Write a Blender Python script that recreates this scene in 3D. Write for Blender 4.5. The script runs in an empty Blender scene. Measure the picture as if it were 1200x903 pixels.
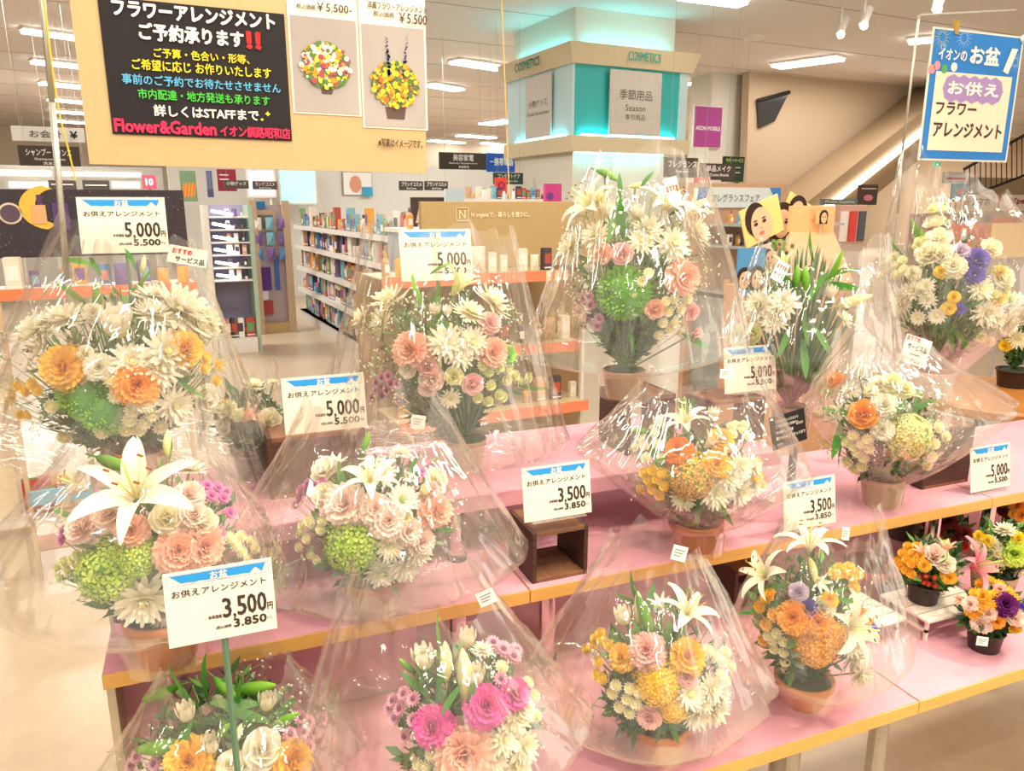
import bpy, math, random
from mathutils import Vector, Matrix
C = bpy.context.scene.collection
sc = bpy.context.scene
R = math.radians
# ---------------------------------------------------------------- camera
F = 900.0; YAW = R(21.9); PITCH = math.atan2(213.5, 900.0); CZ = 1.5
_fh = (math.sin(YAW), math.cos(YAW))
FW = Vector((_fh[0]*math.cos(PITCH), _fh[1]*math.cos(PITCH), -math.sin(PITCH)))
RT = Vector((math.cos(YAW), -math.sin(YAW), 0))
UP = RT.cross(FW)
EYE = Vector((0, 0, CZ))
cam = bpy.data.objects.new('camera', bpy.data.cameras.new('camera')); C.objects.link(cam)
cam.data.sensor_width = 36; cam.data.lens = 27; cam.data.clip_start = .05; cam.data.clip_end = 200
cam.matrix_world = Matrix(((RT.x, UP.x, -FW.x, 0), (RT.y, UP.y, -FW.y, 0), (RT.z, UP.z, -FW.z, CZ), (0, 0, 0, 1)))
sc.camera = cam
# ---------------------------------------------------------------- light
def lin(h):
    h = h.lstrip('#'); o = []
    for i in (0, 2, 4):
        v = int(h[i:i+2], 16)/255.
        o.append(v/12.92 if v <= .04045 else ((v+.055)/1.055)**2.4)
    return tuple(o)+(1,)
w = bpy.data.worlds.new('world'); sc.world = w; w.use_nodes = True
w.node_tree.nodes['Background'].inputs[0].default_value = (1, .89, .76, 1)
w.node_tree.nodes['Background'].inputs[1].default_value = 1.05
sc.view_settings.view_transform = 'Standard'; sc.view_settings.look = 'None'
sc.view_settings.exposure = 0.57; sc.view_settings.gamma = 1; sc.view_settings.use_curve_mapping = False
sc.cycles.transparent_max_bounces = 48; sc.cycles.max_bounces = 7
sc.cycles.diffuse_bounces = 3; sc.cycles.glossy_bounces = 3; sc.cycles.transmission_bounces = 4
sc.cycles.caustics_reflective = False; sc.cycles.caustics_refractive = False
sc.cycles.sample_clamp_indirect = 6
def lamp(name, kind, loc, target, energy, col, **kw):
    l = bpy.data.lights.new(name, kind); l.energy = energy; l.color = col
    for k, v in kw.items(): setattr(l, k, v)
    o = bpy.data.objects.new(name, l); C.objects.link(o); o.location = loc
    d = Vector(target)-Vector(loc); o.rotation_euler = d.to_track_quat('-Z', 'Y').to_euler()
    return o
# ceiling track spots and unseen panels added over the display for streaks on the film
lamp('track_spot', 'SPOT', (2.3, .5, 3.2), (.7, 1.1, .9), 130, (1, .80, .55), spot_size=R(80), spot_blend=.7, shadow_soft_size=.06)
lamp('track_spot', 'SPOT', (.9, -.1, 3.25), (.1, 1.2, .9), 90, (1, .82, .60), spot_size=R(75), spot_blend=.8, shadow_soft_size=.06)
for lx, ly, le in ((-1.0, .3, 20), (.3, .9, 16), (1.7, .2, 20), (1.6, 2.3, 24), (-.4, 2.4, 20), (.4, -1.0, 20), (3.2, 1.6, 20)):
    lamp('ceiling_fill', 'AREA', (lx, ly, 3.35), (lx, ly, 0), le, (1, .92, .80), shape='RECTANGLE', size=1.3, size_y=.12)
for lx, ly, le in ((-3, 4.5, 45), (1.0, 5.6, 50), (5.5, 4.5, 30), (-1, 9, 90), (4, 10, 90), (9, 9, 28), (-3, 15, 150), (4, 16, 150), (12, 17, 130), (14, 12.5, 110), (19, 19, 200)):  # area light for the shop; far right ones added to brighten the back wall
    lamp('ceiling_fill', 'AREA', (lx, ly, 3.33), (lx, ly, 0), le, (1, .95, .90), shape='RECTANGLE', size=2.5, size_y=.6)

# ---------------------------------------------------------------- pixel -> point in the place
def ray(px, py): return FW + (px-600)/F*RT + (451.5-py)/F*UP
def at_z(px, py, z): r = ray(px, py); return EYE + r*((z-CZ)/r.z)
def at_y(px, py, y): r = ray(px, py); return EYE + r*(y/r.y)
def at_d(px, py, d): return EYE + ray(px, py)*d
SR = R(4.6)                                   # the shop's grid is turned against the flower stand
SX = Vector((math.cos(SR), math.sin(SR), 0)); SY = Vector((-math.sin(SR), math.cos(SR), 0))
def st(px, py, y):                            # on the shop grid plane y'=y  -> (x', y, z)
    r = ray(px, py); t = y/r.dot(SY); p = EYE+r*t
    return Vector((p.dot(SX), y, p.z))
def st_x(px, py, x):                          # on plane x'=x
    r = ray(px, py); t = x/r.dot(SX); p = EYE+r*t
    return Vector((x, p.dot(SY), p.z))
def st_z(px, py, z):
    p = at_z(px, py, z); return Vector((p.dot(SX), p.dot(SY), z))

# ---------------------------------------------------------------- materials
MATS = {}
def mat(name, col=None, rough=.6, metal=0, emit=0, noise=.06, nscale=40, spec=.5, bump=0, bscale=200, stretch=None, tip=None, trans=0, alpha=None, dark=None):
    if name in MATS: return MATS[name]
    m = bpy.data.materials.new(name); m.use_nodes = True; MATS[name] = m
    nt = m.node_tree; b = nt.nodes['Principled BSDF']
    c = lin(col) if isinstance(col, str) else tuple(col)+(1,)
    b.inputs['Roughness'].default_value = rough; b.inputs['Metallic'].default_value = metal
    b.inputs['Specular IOR Level'].default_value = spec
    tc = nt.nodes.new('ShaderNodeTexCoord')
    mp = nt.nodes.new('ShaderNodeMapping'); nt.links.new(tc.outputs['Object'], mp.inputs[0])
    if stretch: mp.inputs['Scale'].default_value = stretch
    n = nt.nodes.new('ShaderNodeTexNoise'); n.inputs['Scale'].default_value = nscale; n.inputs['Detail'].default_value = 4
    nt.links.new(mp.outputs[0], n.inputs['Vector'])
    r = nt.nodes.new('ShaderNodeValToRGB'); nt.links.new(n.outputs['Fac'], r.inputs[0])
    d = lin(dark) if dark else tuple(x*(1-noise*2) for x in c[:3])+(1,)
    r.color_ramp.elements[0].position = .3; r.color_ramp.elements[1].position = .7
    r.color_ramp.elements[0].color = d; r.color_ramp.elements[1].color = c
    out = r.outputs[0]
    if tip:                                       # petals: centre colour -> tip colour along the petal
        a = nt.nodes.new('ShaderNodeAttribute'); a.attribute_name = 't'
        mx = nt.nodes.new('ShaderNodeMix'); mx.data_type = 'RGBA'
        nt.links.new(a.outputs['Fac'], mx.inputs[0]); nt.links.new(out, mx.inputs[6]); mx.inputs[7].default_value = lin(tip)
        out = mx.outputs[2]
    nt.links.new(out, b.inputs['Base Color'])
    if emit:
        nt.links.new(out, b.inputs['Emission Color']); b.inputs['Emission Strength'].default_value = emit
    if trans:
        tr = nt.nodes.new('ShaderNodeBsdfTranslucent'); nt.links.new(out, tr.inputs[0])
        ms = nt.nodes.new('ShaderNodeMixShader'); ms.inputs[0].default_value = trans
        nt.links.new(b.outputs[0], ms.inputs[1]); nt.links.new(tr.outputs[0], ms.inputs[2])
        nt.links.new(ms.outputs[0], nt.nodes['Material Output'].inputs[0])
    if bump:
        n2 = nt.nodes.new('ShaderNodeTexNoise'); n2.inputs['Scale'].default_value = bscale
        nt.links.new(mp.outputs[0], n2.inputs['Vector'])
        bp = nt.nodes.new('ShaderNodeBump'); bp.inputs['Strength'].default_value = bump; bp.inputs['Distance'].default_value = .002
        nt.links.new(n2.outputs['Fac'], bp.inputs['Height']); nt.links.new(bp.outputs[0], b.inputs['Normal'])
    return m
def film_mat(name, base=.05, gain=1.0, rough=.06, tint=(1, .97, .93), bump=.35, haze=.05):
    m = bpy.data.materials.new(name); m.use_nodes = True; nt = m.node_tree; nt.nodes.clear(); MATS[name] = m
    N = nt.nodes.new; L = nt.links.new
    out = N('ShaderNodeOutputMaterial'); tr = N('ShaderNodeBsdfTransparent'); gl = N('ShaderNodeBsdfGlossy'); df = N('ShaderNodeBsdfDiffuse')
    tr.inputs[0].default_value = (.985, .98, .97, 1); gl.inputs['Roughness'].default_value = rough; gl.inputs[0].default_value = tint+(1,)
    df.inputs[0].default_value = (.9, .88, .84, 1)
    fr = N('ShaderNodeFresnel'); fr.inputs[0].default_value = 1.5
    ma = N('ShaderNodeMath'); ma.operation = 'MULTIPLY_ADD'; ma.inputs[1].default_value = gain; ma.inputs[2].default_value = base
    L(fr.outputs[0], ma.inputs[0])
    tc = N('ShaderNodeTexCoord'); mp = N('ShaderNodeMapping'); mp.inputs['Scale'].default_value = (15, 15, 4); L(tc.outputs['Object'], mp.inputs[0])
    n = N('ShaderNodeTexNoise'); n.inputs['Scale'].default_value = 1.0; n.inputs['Detail'].default_value = 2; n.inputs['Distortion'].default_value = .8; L(mp.outputs[0], n.inputs['Vector'])
    bp = N('ShaderNodeBump'); bp.inputs['Strength'].default_value = bump; bp.inputs['Distance'].default_value = .02; L(n.outputs['Fac'], bp.inputs['Height'])
    L(bp.outputs[0], gl.inputs['Normal']); L(bp.outputs[0], fr.inputs['Normal'])
    m1 = N('ShaderNodeMixShader'); m1.inputs[0].default_value = haze; L(tr.outputs[0], m1.inputs[1]); L(df.outputs[0], m1.inputs[2])
    m2 = N('ShaderNodeMixShader'); mi = N('ShaderNodeMath'); mi.operation = 'MINIMUM'; mi.inputs[1].default_value = .26; L(ma.outputs[0], mi.inputs[0]); L(mi.outputs[0], m2.inputs[0]); L(m1.outputs[0], m2.inputs[1]); L(gl.outputs[0], m2.inputs[2])
    L(m2.outputs[0], out.inputs[0]); return m
film = film_mat('cellophane', .03, .50, .055, bump=.36, haze=.05)
def glass_mat():
    return film_mat('clear_glass', .04, .8, .02, (1, 1, 1), 0, .02)
glass = glass_mat()
def flat(col, rough=.7): return mat('print_'+col.strip('#'), col, rough, noise=.02, spec=.3)

# ---------------------------------------------------------------- mesh builder
TCACHE = {}
def text_tris(s):
    if s in TCACHE: return TCACHE[s]
    cu = bpy.data.curves.new('t', 'FONT'); cu.body = s; cu.resolution_u = 2
    o = bpy.data.objects.new('t', cu); C.objects.link(o)
    dg = bpy.context.evaluated_depsgraph_get()
    me = bpy.data.meshes.new_from_object(o.evaluated_get(dg))
    v = [(p.co.x, p.co.y) for p in me.vertices]; f = [tuple(p.vertices) for p in me.polygons]
    bpy.data.objects.remove(o); bpy.data.curves.remove(cu); bpy.data.meshes.remove(me)
    xs = [p[0] for p in v]; ys = [p[1] for p in v]
    x0, x1, y0, y1 = min(xs), max(xs), min(ys), max(ys)
    v = [((a-x0)/(x1-x0), (b-y0)/(y1-y0)) for a, b in v]
    TCACHE[s] = (v, f); return TCACHE[s]
class MB:
    def __init__(s): s.v = []; s.f = []; s.m = []; s.t = []
    def add(s, vs, fs, m=0, ts=None):
        o = len(s.v); s.v += [tuple(p) for p in vs]; s.t += (ts if ts else [0.]*len(vs))
        for f in fs: s.f.append(tuple(i+o for i in f)); s.m.append(m)
        return s
    def box(s, x0, x1, y0, y1, z0, z1, m=0):
        return s.add([(x0,y0,z0),(x1,y0,z0),(x1,y1,z0),(x0,y1,z0),(x0,y0,z1),(x1,y0,z1),(x1,y1,z1),(x0,y1,z1)],
              [(0,3,2,1),(4,5,6,7),(0,1,5,4),(1,2,6,5),(2,3,7,6),(3,0,4,7)], m)
    def quad(s, a, b, c, d, m=0): return s.add([a, b, c, d], [(0,1,2,3)], m)
    def prism(s, pts, y0, y1, m=0):               # polygon in x,z pulled through y
        n = len(pts); vs = [(p[0], y0, p[1]) for p in pts]+[(p[0], y1, p[1]) for p in pts]
        fs = [tuple(range(n)), tuple(range(2*n-1, n-1, -1))]+[(i, i+n, (i+1) % n+n, (i+1) % n) for i in range(n)]
        return s.add(vs, fs, m)
    def lathe(s, prof, c=(0,0,0), n=20, m=0, caps=True):
        vs = []; ts = []
        for k, (r, z) in enumerate(prof):
            for i in range(n):
                a = 2*math.pi*i/n; vs.append((c[0]+r*math.cos(a), c[1]+r*math.sin(a), c[2]+z)); ts.append(k/(len(prof)-1))
        fs = [(k*n+i, k*n+(i+1) % n, (k+1)*n+(i+1) % n, (k+1)*n+i) for k in range(len(prof)-1) for i in range(n)]
        if caps: fs += [tuple(range(n-1, -1, -1)), tuple(range((len(prof)-1)*n, len(prof)*n))]
        return s.add(vs, fs, m, ts)
    def tube(s, p0, p1, r, n=8, m=0, r1=None, ts=None):
        p0 = Vector(p0); p1 = Vector(p1); d = p1-p0
        if d.length < 1e-6: return s
        q = d.to_track_quat('Z', 'Y'); r1 = r if r1 is None else r1; vs = []
        for p, rr in ((p0, r), (p1, r1)):
            for i in range(n):
                a = 2*math.pi*i/n; vs.append(tuple(p+q @ Vector((rr*math.cos(a), rr*math.sin(a), 0))))
        return s.add(vs, [(i, (i+1) % n, n+(i+1) % n, n+i) for i in range(n)]+[tuple(range(n-1,-1,-1)), tuple(range(n, 2*n))], m, ts)
    def ball(s, c, r, n=8, k=5, m=0, sz=1.):
        vs = [(c[0], c[1], c[2]-r*sz)]
        for j in range(1, k):
            b = -math.pi/2+math.pi*j/k
            for i in range(n):
                a = 2*math.pi*i/n; vs.append((c[0]+r*math.cos(b)*math.cos(a), c[1]+r*math.cos(b)*math.sin(a), c[2]+r*sz*math.sin(b)))
        vs.append((c[0], c[1], c[2]+r*sz)); e = len(vs)-1
        fs = [(0, 1+(i+1) % n, 1+i) for i in range(n)]
        for j in range(k-2):
            for i in range(n): fs.append((1+j*n+i, 1+j*n+(i+1) % n, 1+(j+1)*n+(i+1) % n, 1+(j+1)*n+i))
        fs += [(e, 1+(k-2)*n+i, 1+(k-2)*n+(i+1) % n) for i in range(n)]
        return s.add(vs, fs, m, [.3]*len(vs))
    def text(s, body, x0, x1, z0, z1, y, m=0, bold=0, slant=0, fn=None):
        v, f = text_tris(body); w_, h_ = x1-x0, z1-z0
        offs = [(0, 0)] if not bold else [(bold*h_*math.cos(a), bold*h_*math.sin(a)) for a in (.4, 2.0, 3.5, 5.1)]
        for k, (dx, dz) in enumerate(offs):
            vs = [(x0+a*w_+dx+slant*b*h_, y-k*.00008, z0+b*h_+dz) for a, b in v]
            s.add([fn(*p) for p in vs] if fn else vs, f, m)
        return s
    def disc(s, x, z, r, y, m=0, n=12, sx=1.):
        return s.add([(x+r*sx*math.cos(2*math.pi*i/n), y, z+r*math.sin(2*math.pi*i/n)) for i in range(n)], [tuple(range(n))], m)
    def mesh(s, name, mats, org=(0,0,0), smooth=False):
        me = bpy.data.meshes.new(name)
        me.from_pydata([(a-org[0], b-org[1], c-org[2]) for a, b, c in s.v], [], s.f)
        if not isinstance(mats, (list, tuple)): mats = [mats]
        for k in mats: me.materials.append(k)
        me.polygons.foreach_set('material_index', s.m)
        if smooth: me.polygons.foreach_set('use_smooth', [True]*len(s.f))
        if any(s.t):
            a = me.attributes.new('t', 'FLOAT', 'POINT'); a.data.foreach_set('value', s.t)
        me.update(); return me
ORG = {}
def thing(name, label, cat, org=(0,0,0), rot=0, group=None):
    o = bpy.data.objects.new(name, None); C.objects.link(o); o.empty_display_size = .05
    o['label'] = label; o['category'] = cat
    if group: o['group'] = group
    ORG[o.name] = Vector(org)
    p = Vector(org)
    if rot: p = SX*org[0]+SY*org[1]+Vector((0, 0, org[2]))
    o.location = p; o.rotation_euler = (0, 0, rot); return o
def part(name, mb, mats, parent, smooth=False, label=None, bevel=0, kind=None):
    o = bpy.data.objects.new(name, mb.mesh(name, mats, ORG[parent.name], smooth)); C.objects.link(o); o.parent = parent
    ORG[o.name] = ORG[parent.name]
    if label: o['label'] = label
    if kind: o['kind'] = kind
    if bevel:
        b = o.modifiers.new('bevel', 'BEVEL'); b.width = bevel; b.segments = 2; b.limit_method = 'ANGLE'
    return o
def solo(name, mb, mats, label=None, cat=None, group=None, kind=None, rot=0, org=(0,0,0), smooth=False, bevel=0):
    o = bpy.data.objects.new(name, mb.mesh(name, mats, org, smooth)); C.objects.link(o)
    ORG[o.name] = Vector(org)
    p = Vector(org)
    if rot: p = SX*org[0]+SY*org[1]+Vector((0, 0, org[2]))
    o.location = p; o.rotation_euler = (0, 0, rot)
    for k, v in (('label', label), ('category', cat), ('group', group), ('kind', kind)):
        if v: o[k] = v
    if bevel:
        b = o.modifiers.new('bevel', 'BEVEL'); b.width = bevel; b.segments = 2; b.limit_method = 'ANGLE'
    return o
# ================================================================ the setting
m_floor = mat('floor_tile', '#c8b498', .3, noise=.05, nscale=14)
m_ceil = mat('ceiling_paint', '#ece4e0', .9, noise=.02)
m_wall = mat('wall_paint', '#c4ad90', .8, noise=.02)
m_white = mat('white_plastic', '#e8e4da', .5, noise=.02)
m_steel = mat('brushed_steel', '#c9c5bd', .28, metal=1, noise=.04)
m_black = mat('black_plastic', '#1c1a1a', .5, noise=.05)
X0, X1, Y1, H = -9., 24., 24., 3.4
solo('floor', MB().box(X0, X1, -3, Y1, -.05, 0), m_floor, kind='structure', rot=SR)
solo('ceiling', MB().box(X0, X1, -3, Y1, H, H+.05), m_ceil, kind='structure', rot=SR)
solo('wall_back', MB().box(X0, X1, Y1, Y1+.1, 0, H), mat('far_wall_paint', '#dccfbc', .8, noise=.02), kind='structure', rot=SR)
solo('wall_left', MB().box(X0-.1, X0, -3, Y1, 0, H), m_wall, kind='structure', rot=SR)
solo('wall_right', MB().box(X1, X1+.1, -3, Y1, 0, H), m_wall, kind='structure', rot=SR)
# ceiling panel joints and floor joints, recessed lines as thin strips
mb = MB()
for k in range(14):
    y = 1.2+k*1.6; mb.box(X0, X1, y, y+.012, H-.004, H+.001)
solo('trim_1', mb, mat('joint', '#b5aaa2', .9), kind='structure', rot=SR)
# red-brown floor strip at left
mb = MB(); a = st_z(0, 640, 0); mb.box(a.x-3, a.x+1.1, a.y-.14, a.y+.05, 0, .002)
solo('trim_2', mb, mat('red_strip', '#c07a58', .5), kind='structure', rot=SR)

# ---- fluorescent lights
m_tube = mat('lamp_tube', '#fff6ea', .5, emit=9, noise=0)
m_house = mat('lamp_housing', '#f4f0ea', .5, noise=.01)
def ceil_light(a, b, wid, label):
    p = st_z(a[0], a[1], H-.05); q = st_z(b[0], b[1], H-.05)
    t = thing('ceiling_light', label, 'ceiling light', ((p.x+q.x)/2, (p.y+q.y)/2, H-.05), SR, 'fluorescent lights on the shop ceiling')
    d = (q-p); d.z = 0; d.normalize(); n = Vector((-d.y, d.x, 0))*wid/2
    def slab(ww, z0, z1, ext):
        e = d*ext; k = ww; vs = []
        for z in (z0, z1):
            for s1, s2 in ((-1,-1),(1,-1),(1,1),(-1,1)):
                c = (q+e if s1 > 0 else p-e)+n*s2*k; vs.append((c.x, c.y, z))
        return MB().add(vs, [(0,3,2,1),(4,5,6,7),(0,1,5,4),(1,2,6,5),(2,3,7,6),(3,0,4,7)])
    part('housing', slab(1.15, H-.03, H, .02), m_house, t)
    part('tube', slab(1., H-.06, H-.03, 0), m_tube, t)
LS = [((27,37),(92,46),.16,'nearest ceiling tube at the far left, behind the hanging board'),
 ((38,73),(95,79),.2,'second ceiling tube of the far left row'), ((48,98),(96,103),.22,'third ceiling tube of the far left row'),
 ((58,117),(100,121),.22,'fourth ceiling tube of the far left row'), ((62,131),(104,134),.22,'fifth ceiling tube of the far left row'),
 ((63,142),(104,145),.22,'sixth ceiling tube of the far left row'),
 ((533,73),(587,81),.25,'bright ceiling tube just left of the cosmetics column'), ((503,100),(538,106),.25,'ceiling tube beside the right edge of the hanging board'),
 ((570,146),(598,142),.45,'ceiling tube touching the left side of the cosmetics ring'), ((505,165),(541,168),.35,'ceiling tube above the brown sign, left one'),
 ((538,159),(578,162),.35,'ceiling tube above the brown sign, upper right one'), ((535,173),(567,174),.3,'ceiling tube right above the brown sign'),
 ((567,168),(597,171),.3,'ceiling tube above the blue hanging sign'),
 ((910,79),(984,69),.28,'bright ceiling tube above the escalator wall'), ((812,100),(846,95),.3,'ceiling tube above the purple phone sign'),
 ((800,-3),(870,6),.16,'ceiling tube at the top edge right of the column'), ((1065,50),(1130,44),.2,'ceiling tube behind the blue festival sign'),
 ((1010,186),(1035,186),.5,'far ceiling tube under the escalator'), ]
for l in LS: ceil_light(*l)
for a_, b_, l_ in (((1098,194),(1128,194),'pendant tube light under the blue festival sign'), ((1132,192),(1162,192),'pendant tube light above the stair railing, nearer one'), ((1150,199),(1172,199),'short pendant tube light behind the stair railing'), ((1008,189),(1030,189),'pendant tube light right below the escalator'), ((1012,197),(1030,197),'lower pendant tube light below the escalator')):
    PY = 19+.8*len([o for o in bpy.data.objects if o.name.startswith('pendant_light')]); p, q = st(*a_, PY), st(*b_, PY); t = thing('pendant_light', l_, 'ceiling light', (p.x, PY, p.z), SR)
    part('tube', MB().box(p.x, q.x, PY-.1, PY+.1, p.z-.05, p.z), m_tube, t); part('housing', MB().box(p.x-.02, q.x+.02, PY-.12, PY+.12, p.z, p.z+.04), m_house, t)
    for xx in (p.x+.1, q.x-.1): part('cord', MB().tube((xx, PY, p.z+.04), (xx, PY, H), .008, 5), m_house, t)
for px, py, lab in ((884,43,'round recessed downlight above the escalator'), (1035,82,'small round vent light near the blue festival sign'), (927,98,'round downlight between tube and escalator wall')):
    p = st_z(px, py, H); t = thing('downlight', lab, 'ceiling light', (p.x, p.y, H-.02), SR)
    part('ring', MB().lathe([(.10,0),(.13,0),(.13,.02),(.10,.02)], (p.x, p.y, H-.02), 16), m_house, t)
    part('lamp', MB().lathe([(.09,0),(.09,.012)], (p.x, p.y, H-.015), 16), m_tube, t)
m_track = mat('track_rail', '#cfc8c0', .5)
m_spot = mat('spot_bulb', '#fff4dc', .4, emit=30, noise=0)
for k, (px, py, l) in enumerate(((1012,22,'track spotlight nearest the top, pointing left'), (985,33,'double track spotlight with two lit bulbs'), (1098,3,'track spotlight above the blue festival sign'))):
    p = st_z(px, py, 3.05)
    t = thing('track_spotlight', l, 'spotlight', (p.x, p.y, 3.05), SR)
    part('stem', MB().tube((p.x, p.y, 3.1), (p.x, p.y, H), .012), m_track, t)
    part('can', MB().tube((p.x, p.y, 3.0), (p.x+.06, p.y+.02, 3.14), .035, 12, r1=.05), m_track, t)
    part('bulb', MB().ball((p.x-.01, p.y-.02, 2.99), .032, 10, 6), m_spot, t)

# ---- cosmetics column with its light ring
m_col = mat('column_paint', '#e3dfd0', .7, noise=.02)
m_band = mat('ring_band', '#d9c9a6', .7, noise=.03)
m_teal = mat('teal_panel', '#2fb3b0', .5, noise=.06)
m_pale = mat('pale_blue_panel', '#bfdcdf', .5, noise=.02)
yc = 7.0
cn = st(671, 60, yc); xr = st(812, 85, yc).x; xc0 = cn.x; yl = st_x(590, 80, xc0).y; wd = xr-xc0; dp = yl-yc
zt, z2 = st(670, 49, yc).z, st(672, 73, yc).z; z3, z4 = st(672, 158, yc).z, st(672, 177, yc).z
solo('column', MB().box(xc0+.10, xr-.16, yc+.13, yl-.1, 0, H), m_col, kind='structure', rot=SR)
t = thing('ring_sign', 'teal lit cosmetics sign ring around the square column', 'sign', (xc0, yc, z4), SR)
def ring(z0, z1, fl0, fl1):                       # square frustum band, outward flare fl
    vs = []
    for z, f in ((z0, fl0), (z1, fl1)):
        for x, y in ((xc0-f, yc-f), (xr+f, yc-f), (xr+f, yl+f), (xc0-f, yl+f)): vs.append((x, y, z))
    return MB().add(vs, [(0,3,2,1),(4,5,6,7),(0,1,5,4),(1,2,6,5),(2,3,7,6),(3,0,4,7)])
part('upper_band', ring(z2, zt, 0, .06), m_band, t)
part('lower_band', ring(z4, z3, .0, .0), m_band, t)
part('teal_box', MB().box(xc0+.04, xr-.04, yc+.05, yl-.05, z3, z2), m_teal, t)
part('pale_side', MB().box(xc0+.03, xc0+.055, yc+.04, yl-.05, z3, z2), m_pale, t); part('pale_side', MB().box(xr-.14, xr-.03, yc+.035, yc+.06, z3, z2), m_pale, t)
sx0, sx1 = st(714, 120, yc).x, st(774, 120, yc).x; sz0, sz1 = z3+.02, z2-.03
pn = part('white_panel', MB().box(sx0, sx1, yc-.01, yc+.01, sz0, sz1), mat('sign_panel', '#cfc8bd', .6), t)
W_ = sx1-sx0; hh = sz1-sz0; m_grey = flat('#5a524c'); m_tealtxt = flat('#2fae98')
mb = MB().text('季節用品', sx0+.18*W_, sx0+.82*W_, sz0+.55*hh, sz0+.71*hh, yc-.012)
mb.text('Season', sx0+.3*W_, sx0+.69*W_, sz0+.38*hh, sz0+.48*hh, yc-.012).text('季节用品', sx0+.3*W_, sx0+.69*W_, sz0+.24*hh, sz0+.33*hh, yc-.012)
part('lettering', mb, m_grey, pn)
ly0, ly1 = st_x(646, 130, xc0).y, st_x(617, 130, xc0).y
pn = part('white_panel', MB().box(xc0-.01, xc0+.01, ly0, ly1, sz0, sz1), MATS['sign_panel'], t)
side = lambda x, y, z: (xc0-.012+(y-yc)*0-(0 if y > yc-.00001 else 0), ly1-(x), z)
L_ = ly1-ly0
mb = MB().text('小物グッズ', .12*L_, .88*L_, sz0+.5*hh, sz0+.62*hh, yc, fn=side).text('Tenuki Accessories', .06*L_, .94*L_, sz0+.37*hh, sz0+.43*hh, yc, fn=side)
part('lettering', mb, m_grey, pn)
yb = yc-.035
part('band_lettering', MB().text('COSMETICS', xc0+.42*wd, xc0+.69*wd, z2+.06, z2+.15, yb-.012, bold=.02, slant=.12), m_tealtxt, t)
part('band_lettering', MB().text('COSMETICS', .25*dp, .62*dp, z2+.06, z2+.15, yc, bold=.02, fn=lambda x, y, z: (xc0-.05, yl-x, z)), m_tealtxt, t)
m_cyan = mat('cyan_tube', '#5fe6f2', .4, emit=10, noise=0)
part('light_strip', MB().box(xc0+.12, xr-.2, yc-.0, yc+.035, z3+.002, z3+.02), m_cyan, t, label='cyan light strip on the lower band')
part('light_strip', MB().box(xc0-.0, xc0+.03, yc+.15, yl-.3, z3+.002, z3+.02), m_cyan, t)
part('light_strip', MB().box(xc0+.2, xr-.25, yc+.05, yc+.09, zt+.002, zt+.015), m_cyan, t)
part('light_strip', MB().box(xc0+.03, xc0+.06, yc+.2, yl-.2, zt+.002, zt+.015), m_cyan, t)
part('light_strip', MB().box(xc0+.1, xr-.3, yc+.06, yc+.1, z4-.015, z4-.002), m_cyan, t)

# ---- escalator and slanted wall, right
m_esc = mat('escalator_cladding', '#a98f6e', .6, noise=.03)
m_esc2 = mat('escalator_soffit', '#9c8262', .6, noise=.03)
ye = 9.0
P2 = lambda pts, y: [(st(a, b, y).x, st(a, b, y).z) for a, b in pts]
top = lambda px: st(px, 0, ye+.3).x
zH = H-.001
def clampz(pts): return [(x, min(z, zH)) for x, z in pts]
solo('wall_right_side', MB().prism([(st(880,200,ye+.3).x, 0), (st(950,200,ye+.3).x, 0), (st(950,236,ye+.3).x, st(950,236,ye+.3).z), (st(1140,87,ye+.3).x, min(zH-.001, st(1140,87,ye+.3).z)), (st(1160,87,ye+.3).x, zH), (st(880,60,ye+.3).x, zH)], ye+.3, ye+.45), m_wall, kind='structure', rot=SR)
solo('column', MB().box(st(832,150,9.6).x, st(880,150,9.6).x, 9.6, 10.1, 0, H), m_col, kind='structure', rot=SR)
t = thing('escalator', 'beige clad escalator rising to the right with a white light strip', 'escalator', (st(935,235,ye).x, ye, 0), SR)
A, B, Cc, Dd = [st(*p, ye) for p in ((915,238),(1130,70),(1170,90),(975,244))]
def para(u0, u1, y0, y1):                         # slice across the sloped truss between u0..u1
    a, b = A.lerp(Dd, u0), B.lerp(Cc, u0); c, d = B.lerp(Cc, u1), A.lerp(Dd, u1)
    e = (b-a)*.7                                  # goes on up beyond the ceiling line
    return MB().prism([(a.x-e.x*.35, a.z-e.z*.35), (b.x, b.z), (c.x, c.z), (d.x-e.x*.35, d.z-e.z*.35)], y0, y1)
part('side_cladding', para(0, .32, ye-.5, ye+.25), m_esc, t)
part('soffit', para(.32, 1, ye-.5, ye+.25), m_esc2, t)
part('light_strip', para(.34, .48, ye-.54, ye-.5), mat('strip_lamp', '#fff4e0', .4, emit=5, noise=0), t, label='long white light strip')
# dark glass triangle top left of the wall, dark stair glass below the escalator
def rail_panel(pts, y, label, bars):
    q = [st(*p, y) for p in pts]
    t = thing('escalator_balustrade', label, 'balustrade', (q[0].x, y, q[0].z), SR)
    part('glass_panel', MB().prism([(p.x, p.z) for p in q], y, y+.03), mat('dark_glass', '#3d3b3b', .15), t)
    part('handrail', MB().tube(q[0], q[1], .03), m_black, t)
    if y > 10: part('post', MB().box(q[3].x-.05, q[3].x+.05, y+.03, y+.1, 0, q[3].z), m_esc2, t)
rail_panel(((888,118),(925,108),(908,142),(890,150)), 9.25, 'dark glass escalator side seen through the gap left of the slanted wall', 3)
rail_panel(((992,212),(1010,200),(1026,222),(1006,232)), 10.5, 'dark diamond shaped glass panel under the escalator', 3)
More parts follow.
